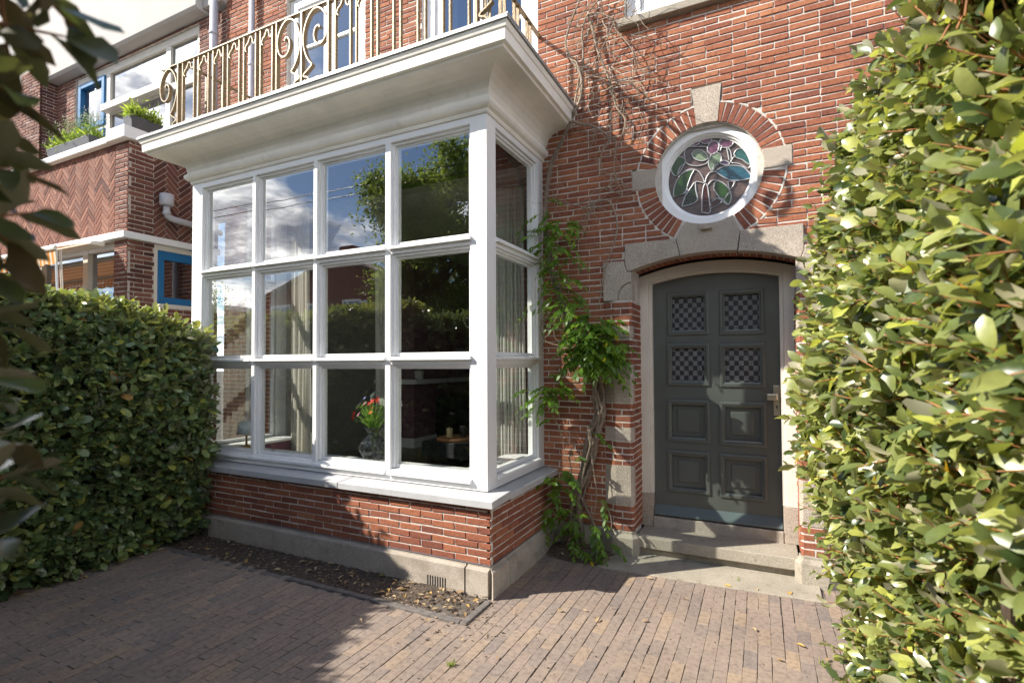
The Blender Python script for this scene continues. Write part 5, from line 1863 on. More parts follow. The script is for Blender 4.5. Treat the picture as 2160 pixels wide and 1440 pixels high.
# planters on the coping
def planter(x0, x1, y0, y1, z, lab, kind, seed):
    t = thing('planter', lab, 'planter', ((x0 + x1) / 2, (y0 + y1) / 2, z), 'planters on the neighbour parapet')
    mb = MB()
    h = 0.15
    a = [(x0 + 0.03, y0 + 0.02), (x1 - 0.03, y0 + 0.02), (x1 - 0.03, y1 - 0.02), (x0 + 0.03, y1 - 0.02)]
    b = [(x0, y0), (x1, y0), (x1, y1), (x0, y1)]
    mb.add([(x, y, z) for x, y in a] + [(x, y, z + h) for x, y in b] + [(x, y, z + h) for x, y in [(p[0] * 0.97 + (x0 + x1) * 0.015, p[1] * 0.9 + (y0 + y1) * 0.05) for p in b]] + [(x, y, z + h - 0.03) for x, y in [(p[0] * 0.96 + (x0 + x1) * 0.02, p[1] * 0.88 + (y0 + y1) * 0.06) for p in b]],
           [(3, 2, 1, 0)] + [(i, (i + 1) % 4, 4 + (i + 1) % 4, 4 + i) for i in range(4)] + [(4 + i, 4 + (i + 1) % 4, 8 + (i + 1) % 4, 8 + i) for i in range(4)] + [(8 + i, 8 + (i + 1) % 4, 12 + (i + 1) % 4, 12 + i) for i in range(4)] + [(12, 13, 14, 15)])
    bevel(mb.build('planter_box', 'planter_grey', t), 0.006)
    rng = np.random.default_rng(seed)
    k = 900
    pos = np.stack([rng.uniform(x0, x1, k), rng.uniform(y0, y1, k), z + h - 0.02 + np.abs(rng.normal(0, 0.075, k))], 1)
    dirs = np.stack([rng.normal(0, 0.7, k), rng.normal(-0.1, 0.7, k), rng.normal(0.6, 0.4, k)], 1)
    leaf_batch('foliage', pos, dirs, rng.normal(0, 1, (k, 3)) + np.array((0, 0, 1)), rng.uniform(0.05, 0.12, k), np.full(k, 0.018), rng.random(k), 'lime_leaf', t, hi=False)
    if kind:
        mb = MB()
        k = 160
        for i in range(k):
            x, y = rng.uniform(x0, x1), rng.uniform(y0, y1)
            zz = z + h + rng.uniform(0.1, 0.38)
            X = x + rng.normal(0, 0.12)
            mb.tube([(x, y, z + h - 0.03), ((x + X) / 2, y, zz - 0.08), (X, y + rng.normal(0, 0.06), zz)], 0.0022, 4)
            for q in range(3):
                mb.lathe([(0.001, 0), (0.009, 0.006), (0.001, 0.014)], (X + rng.normal(0, 0.02), y + rng.normal(0, 0.02), zz + rng.normal(0, 0.02)), 5, 1)
        mb.build('blossoms', ['stem_green', 'petal_white'], t)
    return t


planter(-9.15, -8.02, 3.64, 3.86, 4.717, 'long dark planter with white blossom overflowing on parapet coping', True, 80)
planter(-7.27, -7.07, 3.66, 4.04, 4.787, 'short dark planter with grassy green plant on corner coping block', False, 81)

# ================================================================== HEDGES
LIGHTV = -np.array(LDIR)


def grow(pos, out, n_leaf, slen, llen, lwid, rng, up=0.45, jit=0.45, lift=0.35, nj=0.36):
    """shoots from pos towards out; returns leaf arrays and twig polylines"""
    k = len(pos)
    d = out + np.array((0, 0, up)) + rng.normal(0, jit, (k, 3))
    d /= np.linalg.norm(d, axis=1, keepdims=True)
    sl = rng.uniform(0.6, 1.25, k) * slen
    bend = rng.normal(0, 0.12, (k, 3)) + np.array((0, 0, 0.12))
    P, D, Nn, L_ = [], [], [], []
    tw = []
    a = np.cross(d, np.array((0.0, 0.0, 1.0)) + 0.01)
    a /= np.linalg.norm(a, axis=1, keepdims=True)
    b = np.cross(d, a)
    ph0 = rng.uniform(0, 2 * pi, k)
    for j in range(n_leaf):
        t = (j + 0.6) / n_leaf
        p = pos + d * (sl * t)[:, None] + bend * (sl * t * t)[:, None]
        ph = ph0 + j * 2.4
        radial = a * np.cos(ph)[:, None] + b * np.sin(ph)[:, None]
        out_w = 0.95 - 0.5 * t
        ld = radial * out_w + d * (0.35 + 0.7 * t) + np.array((0, 0, lift * 0.2)) + rng.normal(0, 0.15, (k, 3))
        nm = np.array((0, 0, 0.42)) + d * 0.85 + LIGHTV * 0.25 + rng.normal(0, nj, (k, 3))
        P.append(p); D.append(ld); Nn.append(nm)
        L_.append(llen * rng.uniform(0.45, 1.35, k) * (1 - 0.35 * (t > 0.85)))
    for i in range(k):
        tw.append([pos[i] - d[i] * sl[i] * 0.5, pos[i], pos[i] + d[i] * sl[i] * 0.5 + bend[i] * sl[i] * 0.25, pos[i] + d[i] * sl[i] + bend[i] * sl[i]])
    P, D, Nn, L_ = np.concatenate(P), np.concatenate(D), np.concatenate(Nn), np.concatenate(L_)
    return P, D, Nn, L_, L_ * lwid * rng.uniform(0.8, 1.15, len(L_)), tw


def twigs(name, tw, r, mat, parent):
    mb = MB()
    for q in tw:
        mb.tube(q, [r, r * 0.9, r * 0.7, r * 0.35], 5, cap=False)
    return mb.build(name, mat, parent, True)


def core(name, fn, u, v, parent, mat='hedge_core'):  # near-black hull added inside a hedge so nothing shows through the leaves
    """lumpy inner mass; fn(u, v) -> point"""
    mb = MB()
    for j in range(v + 1):
        for i in range(u + 1):
            p = fn(i / u, j / v)
            mb.v.append(tuple(p)); mb.t.append(0.5); mb.n += 1
    for j in range(v):
        for i in range(u):
            a = j * (u + 1) + i
            mb.f.append((a, a + 1, a + u + 2, a + u + 1)); mb.m.append(0)
    return mb.build(name, mat, parent, True)


# ---- right hedge along the path
rh = thing('oleaster_hedge', 'tall sunlit silvery leaved hedge along the right of brick path', 'hedge', (0.8, 2.4, 0))
HT, HY0, HY1 = 2.82, 0.85, 3.2


def fxr(z, y):
    xo = np.interp(y, [0.8, 1.25, 1.85, 2.5, 3.0, 3.3], [0.57, 0.52, 0.44, 0.335, 0.25, 0.29])
    lo = 0.30 * np.clip((1.75 - z) / 1.75, 0, 1) ** 1.25
    hi = 0.24 * np.clip((z - 1.9) / 1.1, 0, 1) ** 1.4
    return xo + lo + hi


rng = np.random.default_rng(101)
k1, k2, k3 = 3700, 1300, 760
z = rng.uniform(0.02, HT, k1); y = rng.uniform(HY0, HY1, k1)
lump = 0.035 * np.sin(y * 3.1 + z * 2.0) + 0.035 * np.sin(z * 5 + y * 1.3) + 0.045 * np.sin(y * 13 + 2 * np.sin(z * 3)) * np.sin(z * 11 + y * 4)
p1 = np.stack([fxr(z, y) + lump + np.abs(rng.normal(0.07, 0.08, k1)), y, z], 1)
o1 = np.tile((-1.0, 0.0, 0.0), (k1, 1))
p2 = np.stack([rng.uniform(0.42, 1.3, k2), rng.uniform(HY0, HY1, k2), HT - np.abs(rng.normal(0, 0.06, k2))], 1)
o2 = np.tile((-0.25, 0.0, 0.9), (k2, 1))
z3 = rng.uniform(0.02, HT - 0.1, k3)
p3 = np.stack([fxr(z3, HY1) + rng.uniform(0.0, 0.8, k3), HY1 - np.abs(rng.normal(0.03, 0.06, k3)), z3], 1)
o3 = np.tile((-0.3, 0.85, 0.0), (k3, 1))
P, D, Nn, L_, Wd, tw = grow(np.concatenate([p1, p2, p3]), np.concatenate([o1, o2, o3]), 8, 0.160, 0.070, 0.51, rng, up=0.35, nj=0.62)
keep = np.linalg.norm(P - CAMP, axis=1) > 0.45
tn = np.clip(rng.normal(0.43, 0.30, len(P)), 0, 0.96)
tn = np.where(tn > 0.93, rng.uniform(0.5, 0.92, len(P)), tn)
tn = np.where(rng.random(len(P)) < 0.004, 0.99, tn)
leaf_batch('foliage', P[keep], D[keep], Nn[keep], L_[keep], Wd[keep], tn[keep], 'oleaster_leaf', rh, curl=0.45, fold=0.35)
twigs('twigs', tw, 0.0036, 'twig', rh)
core('dark_core', lambda u, v: (float(fxr(min(v * 2, 1) * (HT - 0.15), HY0 + 0.1 + (HY1 - HY0 - 0.25) * u)) + 0.22 + 0.05 * sin(u * 40) * sin(v * 23) + max(0, v * 2 - 1) * 0.7, HY0 + 0.1 + (HY1 - HY0 - 0.25) * u, min(v * 2, 1) * (HT - 0.15)), 40, 40, rh)
mb = MB()
for i in range(14):
    y = 0.95 + i * 0.155
    mb.tube([(0.72 + 0.05 * sin(i), y, 0), (0.58 + 0.04 * cos(i * 2), y + 0.05, 0.9), (0.55, y - 0.03, 2.2)], [0.022, 0.016, 0.008], 8)
mb.box(0.85, 1.3, HY0 + 0.2, HY1 - 0.2, 0, HT - 0.3)  # dark block added behind the stems to close the hedge
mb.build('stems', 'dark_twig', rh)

# ---- divider hedge at the left
lh = thing('divider_hedge', 'dark clipped evergreen hedge between front gardens with sunlit top', 'hedge', (-5.85, 1.8, 0))


def htop(y):
    return np.clip(2.10 + 0.175 * (3.5 - y), 2.05, 2.72)


rng = np.random.default_rng(102)
k1, k2, k3 = 3300, 2000, 800
FXL = -5.36
y = rng.uniform(-0.3, 3.44, k1); z = rng.random(k1) * htop(y)
lump = 0.05 * np.sin(y * 3.7 + z * 2.1) + 0.04 * np.sin(z * 4.5 + y)
# the hedge swells towards the bay corner
sw = 0.05 * np.exp(-((y - 2.9) / 0.5) ** 2)
crown = np.clip((z - (htop(y) - 0.5)) / 0.5, 0, 1) ** 2 * 0.28
p1 = np.stack([FXL + lump + sw - crown - np.abs(rng.normal(0.06, 0.07, k1)) - 0.10 * np.maximum(0, (0.25 - z) / 0.25), y, z], 1)
o1 = np.tile((1.0, 0.0, 0.05), (k1, 1))
y = rng.uniform(-0.3, 3.44, k2)
p2 = np.stack([rng.uniform(-6.35, FXL - 0.2, k2), y, htop(y) - np.abs(rng.normal(0, 0.05, k2)) + 0.03 * np.sin(y * 5)], 1)
o2 = np.tile((0.15, 0.0, 0.9), (k2, 1))
z = rng.random(k3) * 2.1
p3 = np.stack([rng.uniform(-6.3, FXL + 0.04, k3), 3.45 - np.abs(rng.normal(0.0, 0.05, k3)), z], 1)
o3 = np.tile((0.25, 0.9, 0.0), (k3, 1))
P, D, Nn, L_, Wd, tw = grow(np.concatenate([p1, p2, p3]), np.concatenate([o1, o2, o3]), 8, 0.17, 0.098, 0.52, rng, up=0.25, nj=0.42)
tn = np.clip(rng.normal(0.45, 0.25, len(P)), 0, 0.97)
tn = np.where((rng.random(len(P)) < 0.004), 1.0, tn)
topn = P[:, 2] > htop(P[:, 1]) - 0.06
tn = np.where(topn, np.clip(tn + 0.32, 0, 0.97), tn)  # sunlight on the hedge top put into a lighter leaf tint
kp = (P[:, 0] > -5.86) | (P[:, 1] < 3.55)
kp &= ~((P[:, 0] > -5.90) & (P[:, 1] > 3.46) & (P[:, 2] < 0.77) & (P[:, 1] > 3.50))
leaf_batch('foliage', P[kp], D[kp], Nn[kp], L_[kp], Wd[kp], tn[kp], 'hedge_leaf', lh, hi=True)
twigs('twigs', tw[::2], 0.0026, 'twig', lh)
def lcore(u, v):
    y = -0.2 + 3.52 * u
    h = float(htop(y)) - 0.12
    if v < 0.6: return (FXL - 0.16 - 0.28 * max(0.0, v / 0.6 - 0.78) / 0.22 + 0.04 * sin(u * 37) * sin(v * 31), y, v / 0.6 * h)
    return (FXL - 0.44 - (v - 0.6) / 0.4 * 0.5, y, h + 0.03 * sin(u * 30))
core('dark_core', lcore, 50, 40, lh)
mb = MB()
mb.box(-6.3, -5.75, -0.2, 3.33, 0.0, 1.9)  # added dark filling, keeps the hedge from being seen through
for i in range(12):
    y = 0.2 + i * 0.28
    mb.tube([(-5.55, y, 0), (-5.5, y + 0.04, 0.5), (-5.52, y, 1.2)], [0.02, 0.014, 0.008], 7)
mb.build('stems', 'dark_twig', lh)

# ---- street hedge that ends just left of the camera
sh = thing('street_hedge', 'close dark hedge end hanging blurred into the left edge of view', 'hedge', (-3.2, -0.25, 0))
rng = np.random.default_rng(103)
SHT = 2.5
k1, k2, k3 = 2300, 1100, 380
x = rng.uniform(-6.2, -0.62, k1); z = rng.random(k1) * SHT
p1 = np.stack([x, 0.16 + 0.05 * np.sin(x * 3 + z * 2) - np.abs(rng.normal(0.05, 0.07, k1)), z], 1)
o1 = np.tile((0.0, 1.0, 0.0), (k1, 1))
x = rng.uniform(-6.2, -0.62, k2)
p2 = np.stack([x, rng.uniform(-0.7, 0.14, k2), SHT - np.abs(rng.normal(0, 0.06, k2))], 1)
o2 = np.tile((0.1, 0.1, 0.9), (k2, 1))
z = rng.random(k3) * SHT
p3 = np.stack([-0.66 - np.abs(rng.normal(0, 0.05, k3)), rng.uniform(-0.7, 0.14, k3), z], 1)
o3 = np.tile((0.9, 0.3, 0.0), (k3, 1))
P, D, Nn, L_, Wd, tw = grow(np.concatenate([p1, p2, p3]), np.concatenate([o1, o2, o3]), 8, 0.17, 0.098, 0.46, rng, up=0.3)
# what reaches further into the garden than the clipped face is trimmed off
ang = np.degrees(np.arctan2(-P[:, 0], P[:, 1]))
kp = (np.linalg.norm(P - CAMP, axis=1) > 0.40) & (P[:, 1] < 0.34) & (ang > 77)
tn = np.clip(rng.normal(0.40, 0.2, len(P)), 0, 0.97)
leaf_batch('foliage', P[kp], D[kp], Nn[kp], L_[kp], Wd[kp], tn[kp], 'hedge_leaf', sh, hi=False)
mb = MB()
mb.box(-6.2, -0.85, -0.62, 0.02, 0, SHT - 0.14)  # plain dark block added as filling inside the leaves
mb.build('dark_core', 'hedge_core', sh)
# the loose shoots at the end of it
def dist(px, py, d):
    r_ = ray(px, py); return CAMP + r_ / np.linalg.norm(r_) * d
SHOOTS = [((-60, 30, 0.95), (215, 85, 0.90)), ((90, -60, 0.95), (205, 70, 0.92)), ((40, -60, 1.0), (60, 150, 0.98)), ((-60, 160, 0.95), (60, 190, 0.92)), ((-60, 330, 0.90), (60, 360, 0.86)), ((-70, 470, 0.90), (130, 445, 0.88)),
          ((-60, 420, 1.0), (70, 520, 0.98)), ((-70, 640, 0.95), (30, 700, 0.92)), ((-80, 960, 0.95), (85, 940, 0.92)), ((-80, 1060, 0.90), (60, 1000, 0.88)),
          ((-80, 840, 0.95), (20, 800, 0.93)), ((-80, 1180, 0.95), (0, 1140, 0.92)), ((-70, 560, 1.05), (40, 590, 1.02)), ((-60, 260, 1.05), (30, 290, 1.0))]
pos, drs, nms, ln = [], [], [], []
tw2 = []
for a, b in SHOOTS:
    A, B = dist(a[0] - 45, a[1], a[2]), dist(b[0] - 38, b[1], b[2])
    d = B - A
    l = np.linalg.norm(d); d /= l
    sd = np.cross(d, (0.3, 0.2, 1.0)); sd /= np.linalg.norm(sd)
    upv = np.cross(sd, d)
    m_ = 6
    tw2.append([A, A + d * l * 0.33, A + d * l * 0.66, A + d * l * 0.92])
    for j in range(m_):
        t = (j + 0.3) / m_
        ph = j * 2.3 + rng.uniform(0, 1)
        rad = sd * cos(ph) + upv * sin(ph)
        pos.append(A + d * l * t)
        drs.append(d * (0.5 + 0.6 * t) + rad * 0.75 + rng.normal(0, 0.12, 3))
        nms.append(np.array((0, 0, 0.9)) + rad * 0.3 + rng.normal(0, 0.35, 3))
        ln.append(rng.uniform(0.055, 0.085))
pos, drs, nms, ln = np.array(pos), np.array(drs), np.array(nms), np.array(ln)
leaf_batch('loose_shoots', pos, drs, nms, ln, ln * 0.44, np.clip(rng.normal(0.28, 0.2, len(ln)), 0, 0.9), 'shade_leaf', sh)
twigs('twigs', tw2, 0.0028, 'twig', sh)

# ================================================================== CLIMBER
vine = thing('wisteria_vine', 'old twisted climber with bare shoots growing up the brick wall', 'climber', (-1.6, 4.78, 0))
YV = YW - 0.09


def vp(pts, y=YV):
    return [at(px, py, y + (dy if dy else 0)) for px, py, dy in [(p + (0,))[:3] for p in pts]]


TRUNK = [(1205, 1172), (1214, 1110), (1217, 1060), (1232, 1010), (1243, 960), (1252, 915), (1264, 870), (1263, 835), (1258, 800), (1250, 775), (1236, 745), (1215, 715), (1200, 690), (1190, 655), (1181, 625), (1170, 590), (1161, 555), (1155, 515), (1151, 480), (1149, 440), (1152, 405), (1160, 360), (1172, 325), (1188, 295), (1200, 265), (1208, 240)]
def spl(pts, n=5):
    return [np.array(p) for p in smooth3(pts, n)]
def smooth3(pts, n=6):
    P = [np.array(p, float) for p in pts]
    P = [2 * P[0] - P[1]] + P + [2 * P[-1] - P[-2]]
    out = []
    for i in range(1, len(P) - 2):
        for k in range(n):
            t = k / n
            out.append(0.5 * ((2 * P[i]) + (-P[i - 1] + P[i + 1]) * t + (2 * P[i - 1] - 5 * P[i] + 4 * P[i + 1] - P[i + 2]) * t * t + (-P[i - 1] + 3 * P[i] - 3 * P[i + 1] + P[i + 2]) * t ** 3))
    out.append(P[-2])
    return out


axis = smooth3(vp(TRUNK), 7)
nA = len(axis)
mb = MB()
rng = np.random.default_rng(120)
for s in range(7):
    pts, rs = [], []
    ph = s * 2 * pi / 7 + rng.uniform(-0.4, 0.4)
    tws = rng.uniform(0.20, 0.30) * (1 if s % 3 else -0.8)
    for i, p in enumerate(axis):
        v = i / nA
        if s > 3 and v > 0.45 + 0.06 * s: break
        R0 = (0.048 if v > 0.06 else 0.048 + 0.9 * (0.06 - v)) * (1.0 - 0.72 * min(1, max(0, v - 0.25) / 0.4))
        R0 = max(R0, 0.012)
        th = ph + i * tws * 0.62
        off = np.array((cos(th), 0.62 * sin(th), 0.0)) * R0
        pts.append(p + off + rng.normal(0, 0.0015, 3))
        rs.append((0.025 if s < 3 else 0.017) * (1.0 - 0.5 * v) * (1 + 0.12 * sin(i * 0.9 + s)))
    mb.tube(pts, rs, 8)
for a in ([(1212, 1090), (1195, 1130), (1178, 1160), (1150, 1185)], [(1210, 1110), (1222, 1150), (1240, 1175)], [(1222, 1040), (1250, 1100), (1258, 1130), (1230, 1180)], [(1208, 1100), (1198, 1140), (1195, 1180)]):
    q = smooth3(vp(a, YV - 0.03), 5)
    mb.tube(q, list(np.linspace(0.014, 0.018, len(q))), 7)
q = smooth3(vp([(1225, 1030), (1230, 1000), (1240, 960), (1247, 930), (1243, 905)], YV - 0.06), 5)
mb.tube(q, 0.011, 7)
mb.build('trunk', 'bark', vine, True)

mb = MB()
LIMBS = [([(1208, 240), (1222, 215), (1228, 180), (1222, 150), (1205, 125), (1193, 95), (1200, 60), (1215, 20), (1232, -20)], 0.014),
         ([(1208, 240), (1215, 205), (1226, 150), (1238, 142), (1252, 150), (1251, 156)], 0.012),
         ([(1205, 255), (1225, 262), (1255, 268), (1280, 285), (1300, 300)], 0.013),
         ([(1222, 215), (1230, 120), (1228, 70), (1240, 30), (1262, 0), (1270, -20)], 0.011),
         ([(1240, 30), (1252, 70), (1262, 110), (1280, 155), (1292, 190), (1300, 225), (1318, 250), (1317, 270), (1312, 288)], 0.013),
         ([(1240, 30), (1262, 28), (1290, 40), (1300, 65), (1318, 85), (1335, 110), (1340, 150), (1330, 180)], 0.008),
         ([(1300, 300), (1290, 290), (1270, 320), (1268, 350), (1285, 370), (1310, 385), (1330, 395)], 0.007),
         ([(1300, 300), (1295, 350), (1300, 380), (1312, 402)], 0.006),
         ([(1150, 430), (1170, 425), (1200, 430), (1228, 436), (1240, 448), (1235, 480), (1222, 510), (1205, 530)], 0.007),
         ([(1230, 440), (1262, 425), (1285, 425), (1298, 450), (1302, 480), (1295, 515), (1278, 560), (1268, 610), (1262, 650)], 0.010),
         ([(1300, 380), (1270, 400), (1245, 410), (1250, 430), (1282, 445)], 0.005),
         ([(1181, 625), (1160, 660), (1143, 680), (1142, 700), (1152, 720), (1180, 730), (1200, 745), (1208, 760)], 0.006),
         ([(1172, 640), (1168, 690), (1172, 715), (1185, 718)], 0.005),
         ([(1166, 875), (1178, 900), (1190, 940), (1192, 985)], 0.005),
         ([(1150, 880), (1143, 860), (1135, 845)], 0.004),
         ([(1195, 1040), (1205, 1000), (1202, 960), (1212, 930)], 0.007),
         ([(1268, 1060), (1285, 1080), (1290, 1110), (1280, 1130)], 0.006),
         ([(1240, 900), (1250, 980), (1258, 1040), (1250, 1100)], 0.008),
         ([(1190, 1050), (1215, 1075), (1235, 1078), (1238, 1060)], 0.005)]
ends = []
for pts, r in LIMBS:
    q = smooth3(vp(pts, YV + rng.uniform(-0.05, 0.04)), 6)
    mb.tube(q, list(np.linspace(r * 1.1, r * 0.5, len(q))), 7)
    ends.append(q)
mb.build('branches', 'pale_bark', vine, True)
# thin bare shoots
mb = MB()
for q in ends[:12]:
    for m_ in range(9):
        i = rng.integers(2, len(q) - 1)
        p = q[i].copy()
        d = np.array((rng.normal(0, 1), rng.normal(-0.15, 0.25), rng.normal(-0.1, 1)))
        d /= np.linalg.norm(d)
        pts = [p.copy()]
        for s in range(6):
            d = d + rng.normal(0, 0.42, 3) * np.array((1, 0.3, 1)); d /= np.linalg.norm(d)
            p = p + d * rng.uniform(0.03, 0.075)
            p[1] = min(max(p[1], YW - 0.22), YW - 0.02)
            pts.append(p.copy())
        mb.tube(smooth3(pts, 3), list(np.linspace(0.0035, 0.0012, (len(pts) - 1) * 3 + 1)), 5)
for m_ in range(46):   # tangle over the lit wall
    p = at(rng.uniform(1215, 1360), rng.uniform(10, 260), YV + rng.uniform(-0.05, 0.03))
    d = np.array((rng.normal(0.2, 1), 0, rng.normal(-0.2, 0.8))); d /= np.linalg.norm(d)
    pts = [p.copy()]
    for s in range(8):
        d = d + rng.normal(0, 0.4, 3) * np.array((1, 0.3, 1)); d /= np.linalg.norm(d)
        p = p + d * rng.uniform(0.03, 0.08)
        p[1] = min(max(p[1], YW - 0.24), YW - 0.02)
        pts.append(p.copy())
    mb.tube(smooth3(pts, 3), list(np.linspace(0.0034, 0.0012, (len(pts) - 1) * 3 + 1)), 5)
for m_ in range(16):   # longer arching shoots that stand off the wall and shade it
    p = at(rng.uniform(1195, 1300), rng.uniform(-30, 200), YW - 0.12)
    d = np.array((rng.normal(0.6, 0.5), -0.35, rng.normal(0.1, 0.7))); d /= np.linalg.norm(d)
    pts = [p.copy()]
    for q_ in range(9):
        d = d + np.array((rng.normal(0.05, 0.3), rng.normal(0.02, 0.12), rng.normal(-0.12, 0.25))); d /= np.linalg.norm(d)
        p = p + d * rng.uniform(0.05, 0.10)
        p[1] = min(max(p[1], YW - 0.42), YW - 0.03)
        pts.append(p.copy())
    r_ = rng.uniform(0.004, 0.008)
    mb.tube(smooth3(pts, 3), list(np.linspace(r_, 0.0018, (len(pts) - 1) * 3 + 1)), 5)
mb.build('bare_shoots', 'pale_bark', vine, True)

# pinnate leaves in clumps: pixel centre, radius (m), leaves
CL = [(1165, 470, 0.15, 24), (1150, 500, 0.11, 12), (1182, 480, 0.12, 14), (1165, 530, 0.14, 14), (1190, 545, 0.14, 16), (1165, 580, 0.11, 12), (1155, 615, 0.10, 9), (1175, 610, 0.12, 10), (1195, 600, 0.08, 6),
      (1205, 650, 0.12, 8), (1228, 672, 0.13, 9), (1255, 695, 0.17, 22), (1250, 725, 0.22, 52), (1275, 730, 0.18, 34), (1235, 745, 0.15, 16), (1265, 765, 0.15, 16), (1190, 640, 0.08, 5),
      (1155, 815, 0.15, 20), (1180, 820, 0.13, 14), (1150, 840, 0.12, 12), (1168, 880, 0.06, 4), (1140, 850, 0.08, 5),
      (1160, 1010, 0.14, 16), (1180, 1030, 0.14, 16), (1140, 1050, 0.13, 12), (1155, 1080, 0.13, 10), (1205, 1000, 0.08, 5), (1235, 910, 0.06, 3), (1265, 1045, 0.08, 5),
      (1205, 1085, 0.11, 9), (1215, 1115, 0.10, 9), (1240, 1120, 0.12, 12), (1255, 1135, 0.11, 9), (1210, 1140, 0.09, 6)]
pos, drs, nms, ln, tt = [], [], [], [], []
rch = []
for (px, py, R_, n_) in CL:
    c = at(px, py, YV - (0.12 if py < 990 else 0.16))
    for j in range(int(n_ * (0.5 if py < 640 else 1.0 if py < 790 else 0.45))):
        o_ = rng.normal(0, 0.5, 3) * R_ * np.array((1, 0.7, 1))
        b0 = c + o_
        b0[1] = min(b0[1], YW - 0.06)
        dd = np.array((o_[0] / R_ + rng.normal(0, 0.5), -0.25 + rng.normal(0, 0.35), 0.15 + rng.normal(0, 0.35)))
        dd /= np.linalg.norm(dd)
        l = rng.uniform(0.12, 0.22)
        nl = rng.integers(4, 6)
        sag = rng.uniform(0.4, 0.9)
        rp = [b0 + dd * l * t - np.array((0, 0, sag * l * t * t)) for t in (0, 0.33, 0.66, 1.0)]
        rch.append(rp)
        tb = rng.normal(0.45, 0.2)
        side = np.cross(dd, (0, 0, 1.0)); side /= np.linalg.norm(side) + 1e-9
        for m_ in range(nl):
            t = 0.2 + 0.8 * m_ / nl
            bp = b0 + dd * l * t - np.array((0, 0, sag * l * t * t))
            tang = dd - np.array((0, 0, 2 * sag * t)); tang /= np.linalg.norm(tang)
            for sd in (-1, 1):
                pos.append(bp); drs.append(side * sd * 0.8 + tang * 0.65 + np.array((0, 0, -0.25)) + rng.normal(0, 0.12, 3))
                nms.append(np.array((0, -0.35, 0.9)) + rng.normal(0, 0.25, 3)); ln.append(rng.uniform(0.05, 0.078)); tt.append(tb + rng.normal(0, 0.1))
        pos.append(rp[-1]); drs.append(tang + rng.normal(0, 0.1, 3)); nms.append(np.array((0, -0.3, 0.9)) + rng.normal(0, 0.2, 3)); ln.append(rng.uniform(0.06, 0.08)); tt.append(tb)
ln = np.array(ln)
tt = np.clip(np.array(tt), 0.02, 0.9)
tt = np.where(rng.random(len(tt)) < 0.012, 1.0, tt)
pos = np.array(pos); pos[:, 1] = np.minimum(pos[:, 1], YW - 0.03)
leaf_batch('foliage', pos, np.array(drs), np.array(nms), ln, ln * 0.40, tt, 'wisteria_leaf', vine, hi=True, fold=0.12, curl=0.3)
mb = MB()
for rp in rch: mb.tube(rp, [0.0018, 0.0016, 0.0013, 0.0008], 4, cap=False)
mb.build('leaf_stalks', 'stem_green', vine, True)

# ================================================================== FALLEN LEAVES
proto = []
rng = np.random.default_rng(140)
for q in range(5):
    mb = MB()
    l, w = 0.055, 0.026
    nseg = 5
    prof = [0.10, 0.75, 1.0, 0.85, 0.5, 0.0]
    cu, tw_ = rng.uniform(-0.5, 0.6), rng.uniform(-0.5, 0.5)
    vs = []
    for i in range(nseg + 1):
        t = i / nseg
        z = 0.006 + 0.010 * cu * sin(pi * t) + 0.004
        hw = w * 0.5 * prof[i]
        e = 0.008 * (0.4 + q * 0.2)
        vs += [(l * (t - 0.5), -hw, max(0.002, z + e * prof[i] * (1 + tw_ * t))), (l * (t - 0.5), 0, max(0.0015, z)), (l * (t - 0.5), hw, max(0.002, z + e * prof[i] * (1 - tw_ * t)))]
    fs = []
    for i in range(nseg):
        a = i * 3
        fs += [(a, a + 3, a + 4, a + 1), (a + 1, a + 4, a + 5, a + 2)]
    mb.add(vs, fs, 0, [0.2, 0.45, 0.7, 0.85, 1.0][q])
    mb.tube([(-l * 0.5, 0, 0.006), (-l * 0.78, 0.004, 0.004)], 0.0012, 4, 0, 0.3)
    o = mb.build('fallen_leaf', 'dry_leaf', smooth=True, loc=(0, 0, 0))
    proto.append(o)
GROUPS = {
    'soil': ('dry curled tan leaf lying on the dark soil strip under the bay', 'fallen leaves on the soil strip'),
    'path': ('small dry leaf lying flat on the sunlit brick paving', 'fallen leaves on the brick paving'),
    'root': ('dry leaf among the roots at the climber foot', 'fallen leaves at the climber foot'),
    'hedge': ('dry brown leaf at the foot of the shaded left hedge', 'fallen leaves by the left hedge')}
spots = []
for i in range(78):
    x = -1.95 - abs(rng.normal(0, 1)) * 0.55 if i < 44 else rng.uniform(-5.2, -2.6)
    y = rng.uniform(3.18, 3.48)
    spots.append((x, y, 0.004 + 0.012 * (y - 3.148) / 0.4 + 0.002, 'soil', rng.uniform(0.7, 1.15)))
for px, py in ((1258, 1310), (1235, 1290), (1443, 1265), (1535, 1238), (1596, 1246), (1645, 1394), (1050, 1390), (1360, 1312), (1590, 1330), (1666, 1255), (1165, 1205), (1180, 1290), (1745, 1395), (1690, 1365), (905, 1310), (975, 1350), (760, 1310), (1370, 1222)):
    d = ray(px, py); p = CAMP + d * (-1.8 / d[2])
    spots.append((p[0], p[1], 0.005, 'path', rng.uniform(0.6, 1.1)))
for i in range(12):
    th, q = rng.uniform(0, 2 * pi), rng.uniform(0.3, 1)
    spots.append((-1.62 + 0.38 * q * cos(th), min(4.72 + 0.24 * q * sin(th), 4.82), 0.075 * (1 - q * q) + 0.003, 'root', rng.uniform(0.7, 1.1)))
for i in range(14):
    spots.append((-5.30 + abs(rng.normal(0.04, 0.05)), rng.uniform(1.9, 3.1), 0.004, 'hedge', rng.uniform(0.7, 1.2)))
first = [True] * 5
